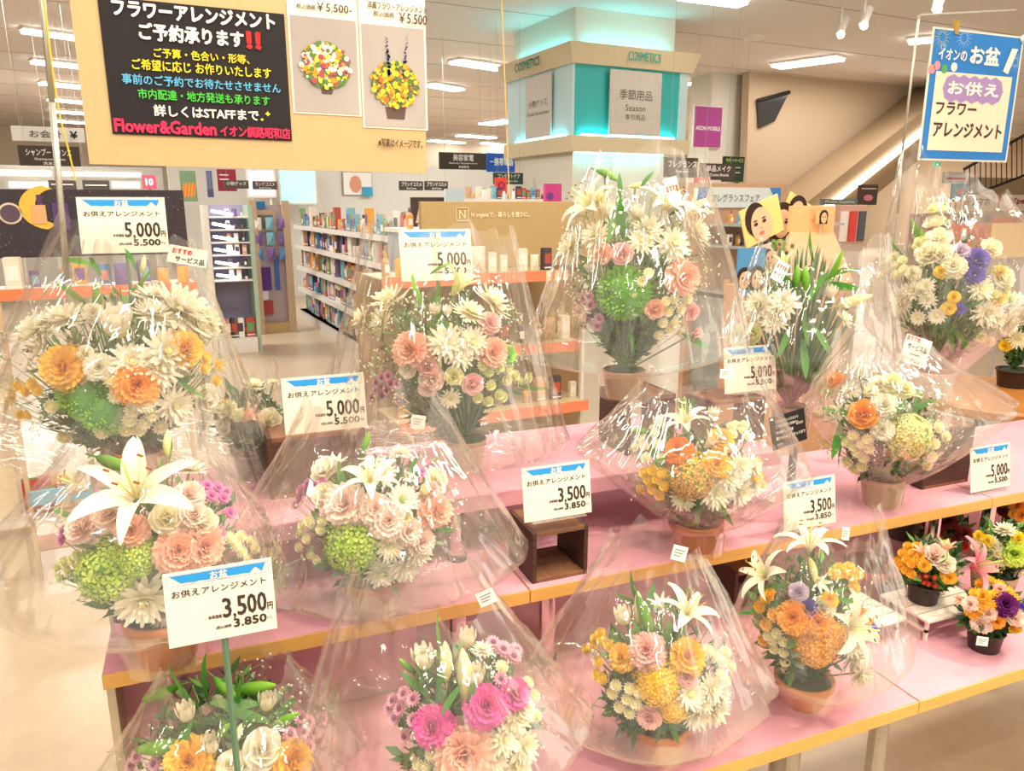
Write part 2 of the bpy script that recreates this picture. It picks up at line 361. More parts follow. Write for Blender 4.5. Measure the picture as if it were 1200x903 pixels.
# stair railing far right
t = thing('stair_railing', 'dark barred stair railing at the far right', 'railing', (st(1135,230,11).x, 11, 0), SR)
a0, a1, b0, b1 = st(1130,198,11), st(1215,150,11), st(1130,232,11), st(1215,200,11)
part('top_rail', MB().tube(a0, a1, .035), m_black, t); part('bottom_rail', MB().tube(b0, b1, .03), m_black, t)
mb = MB()
for k in range(15):
    mb = MB().tube(a0.lerp(a1, k/14), b0.lerp(b1, k/14), .013, 6); part('baluster', mb, m_black, t)
m_mall = mat('far_partition', '#d2bd9c', .8)
solo('wall_far_partition', MB().box(st(1130,200,14).x, st(1240,200,14).x, 14, 14.1, 0, 2.2), m_mall, kind='structure', rot=SR)

# ---------------------------------------------------------------- signs in the shop
m_shelf_post = mat('sign_post', '#b8b0a6', .5)
m_cordc = mat('sign_cord', '#a89f96', .6)
def hang_sign(name, x0, y0, x1, y1, dep, col, lines, label, cat='sign', cords=True, txt='#efe9df', frame=None, thick=.03):
    a, b = st(x0, y0, dep), st(x1, y1, dep); zt_, zb_ = a.z, b.z
    t = thing(name, label, cat, (a.x, dep, zb_), SR)
    bd = part('board', MB().box(a.x, b.x, dep, dep+thick, zb_, zt_), flat(col), t)
    if frame: part('frame', MB().box(a.x-.01, b.x+.01, dep+.005, dep+thick+.01, zb_-.01, zt_+.01), flat(frame), t)
    W2, H2 = b.x-a.x, zt_-zb_
    byc = {}
    for ln in lines:
        s, u0, u1, v0, v1 = ln[:5]; c = ln[5] if len(ln) > 5 else txt
        byc.setdefault(c, MB()).text(s, a.x+u0*W2, a.x+u1*W2, zb_+v0*H2, zb_+v1*H2, dep-.004, bold=ln[6] if len(ln) > 6 else .02)
    for c, mb in byc.items(): part('lettering', mb, flat(c), t)
    if not cords and name in ('shop_sign', 'shop_poster') and zb_ > .6: part('post', MB().box((a.x+b.x)/2-.012, (a.x+b.x)/2+.012, dep+thick+.011, dep+thick+.03, 0, zt_-.01), m_shelf_post, t)
    if cords:
        for u in (.12, .88): part('cord', MB().tube((a.x+u*W2, dep+.01, zt_), (a.x+u*W2, dep+.01, H), .0014, 5), m_cordc, t)
    return t
hang_sign('hanging_sign', 12, 147, 100, 167, 9, '#d9d6d0', [('お会計', .24, .68, .25, .75, '#5c5855'), ('¥', .80, .9, .25, .75, '#2a2828', .04)], 'pale hanging checkout sign with a yen mark at far left')
hang_sign('hanging_sign', 20, 170, 95, 195, 8.5, '#4c433c', [('シャンプー・リンス', .12, .86, .5, .85), ('Shampoo Rinse', .25, .75, .25, .4), ('洗发水', .38, .62, .05, .2)], 'dark shampoo aisle sign below the pale checkout sign')
hang_sign('hanging_sign', 515, 178, 570, 199, 9, '#4a4038', [('美容家電', .28, .72, .5, .9), ('Beauty Equipment', .2, .8, .3, .42), ('美容家电', .4, .62, .08, .22)], 'brown beauty appliances sign between hanging board and column')
hang_sign('hanging_sign', 571, 179, 609, 202, 9.2, '#2c5bb8', [('－携帯電話－', .08, .92, .35, .75)], 'blue mobile phone sign left of the cosmetics column')
hang_sign('hanging_sign', 579, 202, 613, 216, 8, '#35524a', [('コンタクトケア', .12, .88, .5, .9), ('Contact Lens Care', .2, .8, .2, .38)], 'dark green lens care sign under the blue sign')
hang_sign('hanging_sign', 468, 212, 496, 223, 10, '#4c443e', [('ブランドコスメ', .08, .92, .45, .9), ('Brand Cosme', .3, .7, .12, .32)], 'small dark brand cosmetics sign, left of two alike')
hang_sign('hanging_sign', 498, 212, 525, 223, 10, '#4c443e', [('ブランドコスメ', .08, .92, .45, .9), ('Brand Cosme', .3, .7, .12, .32)], 'small dark brand cosmetics sign, right of two alike')
hang_sign('hanging_sign', 262, 211, 292, 221, 9, '#5a504a', [('小物グッズ', .1, .9, .4, .85)], 'small dark sign hanging over the lit cosmetics shelf')
hang_sign('hanging_sign', 296, 212, 325, 222, 9, '#5a504a', [('ランドコスメ', .1, .9, .4, .85), ('Brand Cosme', .25, .75, .1, .3)], 'small dark sign in front of the pink lit poster')
hang_sign('hanging_sign', 56, 211, 90, 222, 9.6, '#4d4842', [('―', .1, .9, .5, .6)], 'small dark sign above the night-sky board, left of two')
hang_sign('hanging_sign', 96, 211, 129, 224, 9.6, '#4d4842', [('―', .1, .9, .5, .6)], 'small dark sign above the night-sky board, right of two')
hang_sign('hanging_sign', 781, 184, 817, 208, 5, '#4a4038', [('フレグランス', .05, .95, .5, .85), ('Fragrance', .3, .7, .2, .38)], 'dark brown fragrance sign at the right of the column')
hang_sign('hanging_sign', 822, 191, 861, 211, 5.2, '#4a4038', [('単品メイク', .15, .85, .5, .88), ('Cosme Brands', .25, .8, .22, .4)], 'dark brown makeup sign above the fragrance fair board')
hang_sign('hanging_sign', 849, 183, 871, 213, 7, '#324a3c', [('サポートサービス', .08, .92, .78, .92, '#d9e07a'), ('―', .2, .8, .55, .58), ('―', .2, .8, .35, .38)], 'narrow dark green sign behind the makeup sign')
hang_sign('wall_sign', 815, 124, 844, 173, 9.55, '#b04a94', [('AEON MOBILE', .05, .95, .42, .52, '#ffffff')], 'magenta phone shop sign on the white column', cords=False, frame='#f0ece4')
hang_sign('shop_sign', 816, 207, 832, 221, 5.1, '#d8554a', [('au', .2, .8, .25, .7, '#ffffff', .05)], 'small red mobile carrier sign', cords=False)
hang_sign('shop_sign', 1130, 228, 1168, 247, 8, '#d8d2c8', [('au', .02, .15, .3, .6, '#c05030'), ('スマホ', .25, .75, .35, .8, '#444444', .05)], 'white smartphone sign at the phone shop', cords=False)
hang_sign('shop_sign', 1174, 228, 1215, 247, 8, '#e6d8cc', [('Xperia', .25, .85, .35, .8, '#a04038', .05)], 'white phone sign at the right edge with red lettering', cords=False, frame='#d05a4a')
hang_sign('shop_sign', 1107, 201, 1134, 215, 9, '#dfe4e6', [('―', .1, .9, .35, .5, '#d04030', .05)], 'pale sign with red letters left of the stair railing', cords=False)
hang_sign('shop_sign', 1117, 215, 1132, 236, 9, '#4c9fd0', [('●', .3, .8, .4, .7, '#d85048')], 'small blue poster under the pale red-lettered sign', cords=False)
hang_sign('shop_sign', 1008, 216, 1027, 240, 7, '#54463c', [('―', .1, .9, .78, .82), ('●', .25, .75, .2, .5, '#d88890')], 'small dark brown poster below the escalator', cords=False)
hang_sign('shop_sign', 963, 233, 1005, 240, 7, '#6f7f7a', [('Photo Supplies', .1, .9, .2, .8)], 'narrow grey green sign below the escalator strip', cords=False)
hang_sign('shop_sign', 166, 205, 184, 221, 10, '#cf5068', [('10', .25, .75, .25, .75, '#ffffff', .06)], 'pink red square poster with a white ring beside the hanging board', cords=False)
hang_sign('shop_sign', 581, 208, 594, 227, 6.5, '#e04838', [('O', .2, .8, .3, .75, '#8a2a60', .06)], 'small red poster left of the column foot', cords=False)
hang_sign('shop_sign', 639, 215, 658, 236, 5, '#d94f9c', [('●', .1, .5, .1, .5, '#7a4a9c')], 'bright pink poster at the foot of the column', cords=False)
hang_sign('exit_sign', 1095, 190, 1102, 195, 12, '#35c08a', [('●', .35, .65, .3, .7, '#ffffff')], 'tiny green exit sign under the blue festival sign')
solo('wall_mid_partition', MB().box(st(196,200,13).x, st(655,200,13).x, 13, 13.1, 0, 2.12), mat('pale_partition', '#dad9d4', .8, noise=.02), kind='structure', rot=SR)
solo('wall_left_partition', MB().box(st(-80,200,14.3).x, st(190,200,14.3).x, 14.3, 14.4, 0, st(50,194,14.3).z), MATS['pale_partition'], kind='structure', rot=SR)
# lit posters / windows on the far wall, left to middle
def lit(x0, y0, x1, y1, dep, col, e, label):
    a, b = st(x0, y0, dep), st(x1, y1, dep)
    t = thing('light_box', label, 'light box', (a.x, dep, b.z), SR)
    part('case', MB().box(a.x-.03, b.x+.03, dep+.01, dep+.12, b.z-.03, a.z+.03), m_white, t)
    for xx in (a.x+.05, b.x-.05): part('post', MB().box(xx-.015, xx+.015, dep+.05, dep+.08, 0, b.z-.03), m_white, t)
    part('lit_panel', MB().box(a.x, b.x, dep, dep+.012, b.z, a.z), mat('lit_'+col.strip('#'), col, .4, emit=e, noise=.1, nscale=3), t)
lit(0, 199, 60, 206, 14, '#e6f2f4', 1.6, 'long white lit strip at far left under the ceiling signs')
lit(66, 201, 165, 207, 14, '#e6f2f4', 1.6, 'long white lit strip right of the pole')
lit(10, 213, 62, 220, 13.6, '#dff0f4', 1.4, 'lower white lit strip at the far left'); lit(131, 213, 164, 220, 13.6, '#dff0f4', 1.4, 'lower short lit strip left of the pink poster')
lit(290, 200, 322, 229, 12, '#e9cfe0', 1.1, 'pink lit poster behind the small dark sign'); lit(328, 200, 370, 237, 12.5, '#8fe0ea', 1.3, 'cyan lit shelf wall behind the aisle')
lit(550, 212, 577, 219, 14, '#e8efe8', 1.4, 'white lit window left of the red poster'); lit(582, 218, 606, 226, 14, '#e8efe8', 1.3, 'white lit window under the green sign')
hang_sign('wall_poster', 210, 200, 232, 236, 11, '#6e8a68', [('////', .1, .9, .15, .6, '#e08838', .1)], 'green poster with orange diagonal stripes', cords=False)
hang_sign('wall_poster', 241, 200, 251, 231, 11, '#48486a', [('｜｜｜', .1, .9, .3, .95, '#b8c8e0', .03)], 'dark blue striped poster beside the green poster', cords=False)
hang_sign('wall_poster', 254, 198, 278, 224, 11.2, '#8a2a38', [('―', .1, .6, .72, .76), ('―', .1, .6, .52, .56)], 'dark red poster behind the lit cosmetics shelf', cords=False)
# ================================================================ shop fixtures behind the flowers
rnd = random.Random(5)
m_shelf = mat('shelf_metal', '#d9d4cb', .5, noise=.03)
m_rail = mat('price_rail', '#e6e2dc', .4, noise=.02)
m_tan = mat('tan_board', '#b79d6a', .7, noise=.04)
m_orange = mat('orange_rail', '#e8845c', .45, noise=.05)
m_cream = mat('cream_card', '#f2e6b0', .6, noise=.02)
PAL = [('#e8dcc6','cream'),('#b8503f','red'),('#e2a33c','yellow'),('#4f86b8','blue'),('#f1ede4','white'),('#6c9a6a','green'),('#7a5a96','purple'),('#d98f8a','pink'),('#4a4244','dark'),('#c9a27c','tan'),('#7fb6c4','pale blue')]
PM = {}
def pmat(i):
    if i not in PM: PM[i] = mat('product_'+PAL[i][1].replace(' ', '_'), PAL[i][0], .45, noise=.05, nscale=25)
    return PM[i]
PROTO = {}
def proto(kind, ci):
    k = (kind, ci)
    if k in PROTO: return PROTO[k]
    mb = MB()
    if kind == 'carton':                       # unit high, tuck flap and a label face
        mb.box(-.22, .22, -.14, .14, 0, .97).box(-.2, .2, -.135, .13, .97, 1.0).box(-.17, .17, -.146, -.14, .3, .75, 1).box(-.2, .2, -.143, -.14, .08, .14, 2)
    elif kind == 'bottle':
        mb.lathe([(.15,0),(.17,.03),(.17,.6),(.14,.7),(.06,.78),(.06,.82)], n=10).lathe([(.075,.8),(.08,.82),(.07,1.)], n=10, m=1)
        mb.box(-.1, .1, -.178, -.15, .18, .5, 2)
    elif kind == 'jar':
        mb.lathe([(.22,0),(.25,.04),(.25,.55),(.2,.64)], n=12).lathe([(.23,.6),(.24,.64),(.23,.95),(.2,1.)], n=12, m=1)
    elif kind == 'pouch':
        mb.add([(-.3,0,0),(.3,0,0),(.3,-.0,1),(-.3,0,1),(0,-.12,.4),(0,.12,.4)], [(0,1,4),(1,2,4),(2,3,4),(3,0,4),(1,0,5),(2,1,5),(3,2,5),(0,3,5)])
        mb.box(-.3,.3,-.01,.01,.9,1.,1)
    acc = pmat((ci+4) % len(PAL))
    PROTO[k] = (mb.mesh('product', [pmat(ci), acc, pmat(4)]), kind, PAL[ci][1]); return PROTO[k]
NP = {'carton':'product_carton','bottle':'lotion_bottle','jar':'cream_jar','pouch':'refill_pouch'}
CNT = {}
_O1 = ['', 'first','second','third','fourth','fifth','sixth','seventh','eighth','ninth','tenth','eleventh','twelfth','thirteenth','fourteenth','fifteenth','sixteenth','seventeenth','eighteenth','nineteenth']
_T1 = {2:'twenty',3:'thirty',4:'forty',5:'fifty'}; _T2 = {2:'twentieth',3:'thirtieth',4:'fortieth',5:'fiftieth'}
def ordw(n): return _O1[n] if n < 20 else (_T2[n//10] if n % 10 == 0 else _T1[n//10]+'-'+_O1[n % 10])
def product(x, y, z, h, rz, where, group, kinds=('carton','bottle','pouch','carton','jar'), cols=None, w=1.):
    kind = rnd.choice(kinds); ci = rnd.choice(cols) if cols else rnd.randrange(len(PAL))
    me, kd, cn_ = proto(kind, ci)
    if kind == 'jar': h *= .5
    o = bpy.data.objects.new(NP[kind], me); C.objects.link(o)
    p = SX*x+SY*y; o.location = (p.x, p.y, z+.0005); o.rotation_euler = (0, 0, SR+rz); s = h; o.scale = (s*w, s, s)
    CNT[where] = CNT.get(where, 0)+1; n_ = CNT[where]
    o['label'] = '%s %s %s, %s in line' % (cn_, {'carton':'box','bottle':'bottle','jar':'jar','pouch':'pouch'}[kd], where, ordw(n_))
    o['category'] = {'carton':'box','bottle':'bottle','jar':'jar','pouch':'pouch'}[kd]; o['group'] = group
# --- middle aisle gondola running away from us, its left face shows shelves of goods
gx = st_x  # plane x'=const
gp = st_z(352, 372, 0); GX = gp.x; gy0, gy1 = 5.95, gp.y
t = thing('shelf_gondola', 'long white drugstore gondola seen from its left aisle side', 'shelf', (GX, gy0, 0), SR)
part('back_panel', MB().box(GX+.38, GX+.42, gy0, gy1, .1, 1.28), mat('gondola_back', '#b9b0a8', .6), t)
part('base', MB().box(GX, GX+.42, gy0, gy1, 0, .12), m_shelf, t)
ORD = ['bottom', 'second', 'third', 'fourth', 'top']
HS = [.12, .42, .70, .97, 1.22]
for k, z in enumerate(HS):
    s_ = part('shelf', MB().box(GX, GX+.4, gy0, gy1, z-.015, z), m_shelf, t)
    if k: part('price_rail', MB().box(GX-.012, GX, gy0, gy1, z-.045, z+.005), m_rail, s_)
for yy in (gy0, (gy0+gy1)/2, gy1): part('upright', MB().box(GX+.36, GX+.42, yy-.02, yy+.02, 0, 1.3), m_shelf, t)
for k, z in enumerate(HS):
    y = gy0+.05
    while y < gy1-.1:
        h = rnd.uniform(.17, .245) if k < 4 else rnd.uniform(.12, .24)
        product(GX+.08, y, z, h, -math.pi/2+rnd.uniform(-.1,.1), 'on the %s shelf of the middle gondola' % ORD[k], 'goods on the %s shelf of the middle gondola' % ORD[k], w=1.3)
        y += h*.5+rnd.uniform(.0, .03)
# --- end unit facing us with purple posters, tan post
ux0, ux1, uy = st(300, 370, 9.3).x, st(346, 370, 9.3).x, 9.3
t = thing('end_display', 'tall end display with purple posters between two tan posts', 'display', (ux0, uy, 0), SR)
uz = st(320, 240, uy).z
part('back_panel', MB().box(ux0, ux1, uy+.1, uy+.13, .1, uz), mat('display_back', '#b7a6a8', .6), t)
part('base', MB().box(ux0, ux1, uy, uy+.13, 0, .12), m_tan, t)
for px in (300, 338): x = st(px, 300, uy).x; part('post', MB().box(x-.04, x+.04, uy-.03, uy+.03, 0, uz+.05), mat('tan_post', '#c2a888', .6), t)
def upost(x0,y0,x1,y1,c,nm='poster'):
    a, b = st(x0,y0,uy), st(x1,y1,uy); part(nm, MB().box(a.x, b.x, uy+.06, uy+.09, b.z, a.z), flat(c), t)
upost(298,314,320,340,'#5a3a80'); upost(300,342,316,352,'#e4dcec'); upost(298,354,322,368,'#a84a44'); upost(296,246,326,272,'#b9a089'); upost(303,252,322,268,'#8a94a8'); upost(300,236,312,244,'#2f78b0'); upost(322,300,330,340,'#4a6aa8')
for k in range(9):
    product(ux0+.09+(k % 3)*(ux1-ux0-.18)/2, uy-.02, uz*(.58+.115*(k//3)), .15, rnd.uniform(-.3,.3), 'on the purple-poster end display', 'goods on the end display', ('pouch',), [6,3,4,10])
# --- lit cosmetics shelf, left of the aisle
ly = 8.2
lx0, lx1 = st(246, 300, ly).x, st(297, 300, ly).x; lz = st(270, 240, ly).z
t = thing('lit_cosmetics_shelf', 'white cosmetics shelf with slanting light tubes, left of the aisle', 'shelf', (lx0, ly, 0), SR)
part('back_panel', MB().box(lx0, lx1, ly+.4, ly+.43, .1, lz), mat('lilac_back', '#a9a0c0', .5), t)
part('side_panel', MB().box(lx0-.02, lx0+.02, ly, ly+.42, 0, lz), m_white, t); part('side_panel', MB().box(lx1-.02, lx1+.02, ly, ly+.42, 0, lz), mat('glass_green', '#a9c2ac', .3), t)
part('base', MB().box(lx0, lx1, ly, ly+.42, 0, .15), m_white, t)
for k, py in enumerate((248, 263, 278, 293, 308, 323)):
    z = st(262, py, ly).z
    part('light_tube', MB().tube((lx0+.05, ly+.02, z+.01), (lx0+.25, ly+.06, z-.03), .013, 8), mat('cool_tube', '#f0f2ff', .4, emit=7, noise=0), t)
    zs = z-.05; part('shelf', MB().box(lx0, lx1, ly, ly+.4, zs-.012, zs), m_white, t)
    x = lx0+.2
    while x < lx1-.06:
        product(x, ly+.08, zs, rnd.uniform(.08,.105), rnd.uniform(-.2,.2), 'on the %s row of the lit cosmetics shelf' % _O1[k+1], 'cosmetics on row %d of the lit shelf' % (k+1), cols=[0,1,4,7,8,9,6]); x += .07
for k in range(6):
    product(lx0+.07+k*(lx1-lx0-.14)/5, ly+.1, .15, .2, 0, 'at the bottom of the lit cosmetics shelf', 'goods at the bottom of the lit shelf', cols=[1,4,7,8])
# --- goods and a long counter in front of the column (tops seen over the tan board)
cy = 5.4; c0, c1 = st(478, 262, cy).x, st(525, 262, cy).x; cz = st(460, 262, cy).z-.02
t = thing('cosmetics_counter', 'pale cosmetics counter with brochures, behind the fifth price card', 'counter', (c0, cy, 0), SR)
part('body', MB().box(c0, c1, cy+.02, cy+.5, 0, cz-.05), mat('counter_body', '#a5b0b8', .5), t); part('top_board', MB().box(c0-.02, c1+.02, cy, cy+.52, cz-.05, cz-.02), m_white, t)
part('rail', MB().box(c0, c1, cy-.01, cy+.01, cz-.16, cz-.1), m_rail, t)
x = c0+.04
while x < c1:
    product(x, cy+.07, cz-.02, rnd.uniform(.09,.17), rnd.uniform(-.2,.2), 'on the pale cosmetics counter behind the tan board', 'goods on the cosmetics counter', cols=[0,3,4,10,8,2,6,7]); x += rnd.uniform(.06,.09)
for z in (cz-.42, cz-.72):
    nm_ = 'upper' if z > cz-.5 else 'lower'; x = c0+.05; part('shelf', MB().box(c0, c1, cy-.16, cy+.02, z-.015, z), m_rail, t)
    while x < c1:
        product(x, cy-.08, z, rnd.uniform(.15,.22), 0, 'on the %s front shelf of the pale counter' % nm_, 'goods on the %s front shelf of the pale counter' % nm_); x += rnd.uniform(.08,.11)
hang_sign('counter_poster', 482, 231, 524, 262, 5.7, '#4a3c38', [('▲', .1, .3, .05, .6, '#d8b898'), ('▲', .35, .55, .05, .75, '#c89880'), ('▲', .62, .8, .05, .6, '#e0c8b0')], 'dark poster with pale figures left of the tan board', cords=False)
hang_sign('wall_poster', 425, 219, 437, 230, 12.9, '#3fa0c8', [], 'small bright blue card under the peach disc poster', cords=False)
hang_sign('wall_poster', 402, 202, 436, 228, 12.95, '#f0efec', [('●', .22, .62, .1, .85, '#d99a80')], 'pale poster with a large round peach disc', cords=False, frame='#a8a8a4')
hang_sign('shop_poster', 522, 221, 544, 236, 5.6, '#c6dbe6', [], 'pale blue blank card above the tan board', cords=False)
# --- low white shelf line with small goods left of the column
by = 6.2; b0, b1 = st(548, 228, by).x, st(642, 228, by).x; bz = st(600, 233, by).z
t = thing('low_shelf', 'pale low shelf with small pots just above the tan board', 'shelf', (b0, by, 0), SR)
part('body', MB().box(b0, b1, by, by+.3, 0, bz-.03), mat('counter_body', '#a5b0b8', .5), t); part('top_board', MB().box(b0-.01, b1+.01, by-.01, by+.31, bz-.03, bz), m_white, t)
for k in range(16):
    product(b0+.03+k*(b1-b0-.06)/15, by+.05, bz, rnd.uniform(.07,.11), 0, 'in the row above the tan board', 'small pots above the tan board', cols=[0,1,4,8,10,9])
# --- tan organic cosmetics stand: header board + shelves with orange rails
ny = 3.05
a, b = st(522, 236, ny), st(760, 300, ny)
t = thing('organic_stand', 'tan cosmetics stand with a plain header board and orange shelf rails', 'display', (a.x, ny, 0), SR)
zb_ = st(560, 322, ny).z
hb = part('header_board', MB().box(a.x, b.x, ny+.3, ny+.33, zb_, st(522,236,ny+.3).z), m_tan, t, bevel=.003)
na, nb = st(534, 243, ny+.3), st(549, 259, ny+.3)
mb = MB(); q = .0025
mb.box(na.x, nb.x, ny+.296, ny+.3, na.z-q, na.z).box(na.x, nb.x, ny+.296, ny+.3, nb.z, nb.z+q).box(na.x, na.x+q, ny+.296, ny+.3, nb.z, na.z).box(nb.x-q, nb.x, ny+.296, ny+.3, nb.z, na.z)
wN = nb.x-na.x; mb.text('N', na.x+.25*wN, na.x+.75*wN, nb.z+.2*wN, nb.z+.8*wN, ny+.296)
ta, tb = st(552, 248, ny+.3), st(620, 255, ny+.3)
mb.text('N organicで、暮らしを豊かに。', ta.x, tb.x, tb.z, ta.z, ny+.296, bold=.02)
part('lettering', mb, flat('#efe2bc'), hb)
RL = [(540,333,665,322,3.05,'upper'), (560,413,683,404,3.0,'middle'), (560,491,688,474,2.9,'lower')]
for x0,y0,x1,y1,dp_,nm in RL:
    p, q_ = st(x0,y0,dp_), st(x1,(y0+y1)/2+0,dp_); z = (st(x1,y1,dp_).z)
    x0_ = p.x-.35
    s_ = part('glass_shelf', MB().box(x0_, q_.x, dp_, dp_+.3, z+.012, z+.018), mat('frosted_shelf', '#c8b68c', .3), t)
    part('orange_rail', MB().box(x0_, q_.x, dp_-.01, dp_, z-.022, z+.024), m_orange, s_)
    if nm == 'upper':
        for k in range(3):
            cx_ = q_.x-.015-k*.045; part('price_ticket', MB().box(cx_-.012, cx_+.008, dp_-.013, dp_-.01, z-.02, z+.022), m_cream, s_)
    x = x0_+.05
    while x < q_.x-.02:
        product(x, dp_+.1, z+.018, rnd.uniform(.07,.13), rnd.uniform(-.2,.2), 'on the %s orange-railed shelf' % nm, 'goods on the %s orange-railed shelf' % nm, cols=[0,9,2,8,9,0]); x += rnd.uniform(.055,.1)
part('back_panel', MB().box(a.x-.3, st(690,400,3.3).x, 3.38, 3.4, .25, zb_), mat('stand_back', '#9c7f58', .7), t)
part('plinth', MB().box(a.x-.3, st(690,400,3.3).x, 2.95, 3.4, 0, .12), m_tan, t)
for px in (682,): x = st(px, 400, 2.95).x; part('post', MB().box(x-.008, x+.008, 2.94, 2.96, 0, st(px, 330, 2.95).z), m_shelf, t)
# --- night-sky board with moon, left
sy_ = 3.7
a, b = st(-60, 221, sy_), st(218, 262, sy_); zb0 = st(100, 300, sy_).z
t = thing('festival_stand', 'dark night-sky display stand at the left behind the flowers', 'display', (a.x, sy_, 0), SR)
hb = part('sky_board', MB().box(a.x, b.x, sy_, sy_+.02, zb0, a.z), mat('night_sky', '#3a3038', .7, noise=.2, nscale=60), t)
def spx(x, y): p = st(x, y, sy_); return p.x, p.z
mo = MB(); pts = []
for k in range(13):
    an = R(100+k*13.5); cx_, cz_ = spx(58, 243); r_ = spx(58, 222)[1]-cz_; pts.append((cx_+r_*1.5*math.cos(an), cz_+r_*1.25*math.sin(an)))
for k in range(12, -1, -1):
    an = R(100+k*13.5); pts.append((cx_+.012+r_*1.15*math.cos(an)+.02, cz_+r_*1.0*math.sin(an)+.004))
ins = [(*spx(*p),) for p in ((38,224),(40,262))]
vs = [(x, sy_-.003, z) for x, z in pts]; mo.add(vs, [(i, i+1, 24-i, 25-i) for i in range(12)])
part('moon', mo, flat('#e8b84a'), hb)
mb = MB()
for x, y, r, c in ((12, 250, .042, 0),): p = spx(x, y); mb.disc(p[0], p[1], r, sy_-.003, 0, 20)
part('badge', mb, flat('#d8c8b0'), hb); p = spx(12, 250); part('badge_centre', MB().disc(p[0], p[1], .034, sy_-.006, 0, 20), flat('#5c4a58'), hb)
def sky_print(x0, y0, x1, y1, c, nm):  # flat printed block on the sky board
    a_, b_ = st(x0,y0,sy_), st(x1,y1,sy_); part(nm, MB().box(a_.x, b_.x, sy_-.006, sy_-.002, b_.z, a_.z), flat(c), hb)
sky_print(36, 240, 56, 262, '#d8a878', 'printed_tower'); sky_print(60, 238, 84, 270, '#584070', 'printed_hill'); sky_print(42, 228, 50, 240, '#5a3c5c', 'printed_roof')
mb = MB()
for k in range(90):
    x, z = rnd.uniform(a.x, b.x), rnd.uniform(zb0, a.z); mb.disc(x, z, .0014, sy_-.001, 0, 4)
part('stars', mb, flat('#d8c890'), hb, kind='stuff')
zs = st(150, 332, sy_-.1).z
part('shelf', MB().box(a.x, b.x+.0, sy_-.28, sy_, zs-.02, zs), m_shelf, t)
part('orange_rail', MB().box(a.x, b.x, sy_-.29, sy_-.28, zs-.03, zs+.012), mat('deep_orange_rail', '#e07c4c', .5), t)
part('cabinet', MB().box(a.x, st(18, 500, sy_).x, sy_-.2, sy_, 0, zs-.3), mat('stand_cream', '#d9c8ac', .6), t)
for px in (12, 215): x = st(px, 420, sy_-.2).x; part('post', MB().box(x-.008, x+.008, sy_-.28, sy_-.26, 0, zs-.02), mat('tan_post', '#c2a888', .6), t)
x = a.x+.04
while x < b.x-.03:
    product(x, sy_-.2, zs, rnd.uniform(.07,.13), rnd.uniform(-.3,.3), 'on the festival stand under the night-sky board', 'goods on the festival stand', cols=[2,2,8,0,6,3,2]); x += rnd.uniform(.055,.09)
z2_ = st(60, 590, sy_-.1).z
part('shelf', MB().box(a.x, b.x-.3, sy_-.28, sy_, z2_-.02, z2_), m_shelf, t)
part('blue_rail', MB().box(st(34,575,sy_-.28).x, st(110,575,sy_-.28).x, sy_-.3, sy_-.28, st(60,588,sy_-.28).z, st(60,572,sy_-.28).z), mat('blue_rail', '#5cb0d4', .5), t)
for k in range(4):
    product(st(40+k*16, 570, sy_-.2).x, sy_-.18, z2_, .15, 0, 'on the lower shelf of the festival stand', 'goods on the lower shelf of the festival stand', ('pouch','carton'), [2,1,0])
# --- fragrance display, right of the column
fy = 3.6
a, b = st(812, 214, fy), st(919, 262, fy)
t = thing('fragrance_display', 'fragrance fair display with a blue ribbon banner and glass shelves', 'display', (a.x, fy, 0), SR)
part('back_panel', MB().box(a.x, b.x, fy, fy+.04, .1, a.z), mat('brown_panel', '#c49a78', .6), t)
p, q_ = st(815, 219, fy), st(911, 243, fy)
bn = part('banner', MB().box(p.x, q_.x, fy-.015, fy, q_.z, p.z), flat('#d6dedc'), t)
W2, H2 = q_.x-p.x, p.z-q_.z
mb = MB().add([(p.x,fy-.018,q_.z),(p.x+.14*W2,fy-.018,q_.z),(p.x+.1*W2,fy-.018,q_.z+.5*H2),(p.x+.14*W2,fy-.018,p.z),(p.x,fy-.018,p.z)], [(0,1,2,3,4)])
mb.add([(q_.x,fy-.018,q_.z),(q_.x-.14*W2,fy-.018,q_.z),(q_.x-.08*W2,fy-.018,q_.z+.5*H2),(q_.x-.14*W2,fy-.018,p.z),(q_.x,fy-.018,p.z)], [(0,1,2,3,4)])
part('ribbon_ends', mb, flat('#3f84c4'), bn)
part('lettering', MB().text('フレグランスフェア', p.x+.17*W2, p.x+.74*W2, q_.z+.28*H2, q_.z+.68*H2, fy-.02), flat('#6a625c'), bn)
m_fro = mat('frosted_box', '#aab2b0', .3)
for z_, py in ((0, 262), (1, 287), (2, 340)):
    p = st(820, py, fy-.1)
    s_ = part('glass_shelf', MB().box(a.x+.05, b.x+.12, fy-.35, fy-.001, p.z-.012, p.z), m_fro, t)
    x = a.x+.1
    while x < b.x+.08:
        product(x, fy-.22, p.z, rnd.uniform(.05,.075), 0, 'on the %s glass shelf of the fragrance display' % ('top','middle','lower')[z_], 'perfumes on glass shelf %d of the fragrance display' % (z_+1), ('carton','bottle'), [4,9,2,10,0]); x += .06
part('cabinet', MB().box(a.x+.05, b.x+.12, fy-.33, fy-.001, 0, st(820,345,fy-.1).z-.012), mat('grey_cabinet', '#9aa09c', .5), t)
